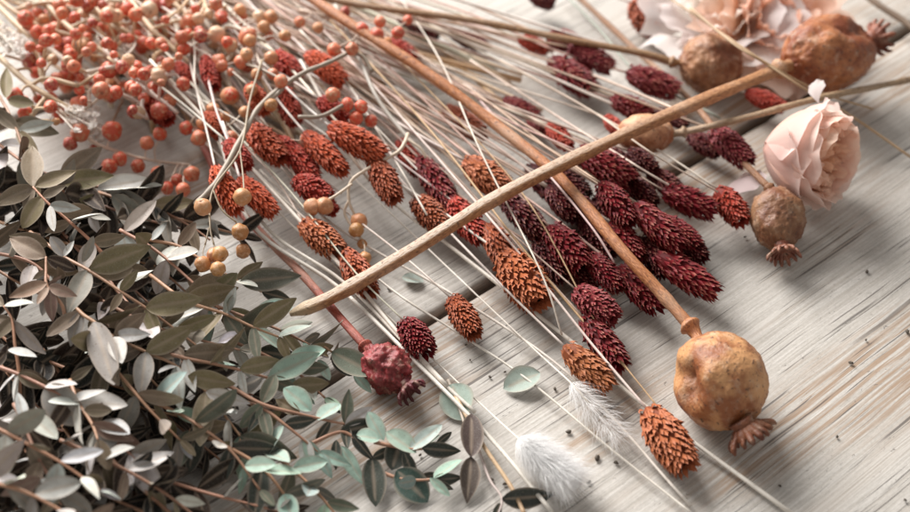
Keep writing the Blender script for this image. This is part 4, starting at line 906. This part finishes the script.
sprig('slim sprig lower centre with a round translucent leaf above two dark red-veined leaves', [(448,380,5),(456,398,5),(466,430,6),(471,456,6),(472,470,5)], RIGHTP, 40, 21, 0,
  [(452,384,6,463,420,3,-3,(0.34,0.42,0.37),0),(471,457,8,472,412,10,3,(0.085,0.06,0.05),0),(471,457,7,468,502,4,2,(0.085,0.06,0.05),0)], 0.42, scol=(0.5, 0.44, 0.38))
sprig('sprig tip at the bottom edge with one dark pointed leaf', [(478,448,3),(490,480,4),(502,499,5),(496,520,4)], RIGHTP, 40, 22, 0,
  [(502,499,6,556,496,5,2,(0.05,0.055,0.048),0),(500,503,5,492,526,3,5,DG,0)], 0.4, scol=(0.42, 0.36, 0.3))
AUTO = [
 ([(-20,420,52),(20,440,50),(60,462,46),(100,490,40)], LEFTP, 'sprig running along the bottom left corner over the dark hollow'),
 ([(-20,250,42),(30,262,42),(60,290,38),(90,320,32)], LEFTP, 'sprig behind the pinkish folded tip at the left edge'),
 ([(100,300,34),(150,325,34),(200,340,30),(240,350,24)], LEFTP, 'sprig behind the large olive leaf in the middle of the pile'),
 ([(60,440,36),(110,462,34),(160,490,30),(200,520,24)], LEFTP, 'sprig with small leaves in the dark hollow at the bottom'),
 ([(150,400,28),(190,420,28),(230,450,24),(260,490,18)], RIGHTP, 'sprig in the shade under the white flagged sprig at the bottom'),
 ([(120,230,30),(155,250,30),(190,280,28),(220,310,22)], LEFTP, 'sprig just left of the golden berries'),
 ([(230,340,16),(265,355,16),(300,375,12),(325,398,8)], RIGHTP, 'sprig in the shade below the cut end of the thick stem'),
 ([(240,440,12),(280,460,12),(315,490,10),(340,520,6)], RIGHTP, 'sprig lying low on the wood at the bottom middle'),
 ([(-20,480,46),(20,490,46),(60,510,42),(90,530,38)], LEFTP, 'sprig with brown leaves cut off by the bottom left corner'),
 ([(-20,130,36),(20,160,38),(50,180,36),(90,215,30)], LEFTP, 'sprig under the ring of broad brown leaves'),
 ([(90,340,38),(120,375,38),(150,410,34),(180,440,28)], LEFTP, 'sprig beneath the downy grey hanging leaf'),
 ([(200,300,22),(240,315,20),(280,330,16),(310,345,10)], RIGHTP, 'sprig under the olive leaves beside the red poppy stem'),
]
for i, (pts, pal, lab) in enumerate(AUTO): sprig(lab, pts, pal, 46, 500+i, 30)
def loose_leaf(label, b, e, var, c, roll=0):
    pb = W(b[0], b[1], b[2]/1000); pe = W(e[0], e[1], e[2]/1000); d = pe-pb; L = d.length
    single('loose_leaf', LR[var], label, 'leaf', frame(pb, d, Vector((0, 0, 1)), L, L, L), c, 'loose round leaves on the wood')
loose_leaf('round pale green leaf lying alone on the wood in the lower centre', (540,373,3), (503,388,1.5), 1, (0.33, 0.39, 0.34))
loose_leaf('tiny pale green leaf lying on the wood below the thick stem', (402,277,1.5), (424,281,1.5), 1, (0.38, 0.44, 0.40))

# ------------------------------------------------------------------ crumbs on the wood
def crumb_mesh(seed):
    vs = []; fs = []; nu, nv = 10, 7
    for i in range(nv+1):
        th = math.pi*i/nv
        for k in range(nu):
            a = 2*math.pi*k/nu; q = Vector((math.sin(th)*math.cos(a), math.sin(th)*math.sin(a), math.cos(th)))
            vs.append(q*(1+0.7*noise.noise(q*1.7+Vector((seed, 0, 0)))))
    for i in range(nv):
        for k in range(nu): fs.append((i*nu+k, i*nu+(k+1) % nu, (i+1)*nu+(k+1) % nu, (i+1)*nu+k))
    return mesh('seed_crumb', vs, fs, MG)
CR = [crumb_mesh(i*5.3) for i in range(4)]
CRL = [(569,432,5),(597,458,6),(616,463,4.5),(589,482,4),(492,480,4),(505,484,4),(907,332,5),(851,363,4),(837,437,3),(490,377,3),(505,372,2.5),(555,389,3.5),(389,289,3.5),(866,340,2.5),(780,486,3),(745,237,2.5),(905,500,3),(532,372,2),(867,272,4),(443,486,3),(800,92,3),(828,90,3),(466,345,2.5),(470,360,2),(380,455,3),(420,455,3)]
for i, (x, y, s) in enumerate(CRL):
    p = W(x, y, 0.0005); r = s*mpp(p)*0.5
    single('seed_crumb', CR[i % 4], 'dark seed crumb scattered on the bare wood', 'seed', Matrix.Translation(p+Vector((0, 0, r*0.3))) @ Matrix.Rotation(i*1.3, 4, 'Z') @ Matrix.Diagonal((r*1.2, r*0.8, r*0.7, 1)), None, 'seed crumbs on the wood')
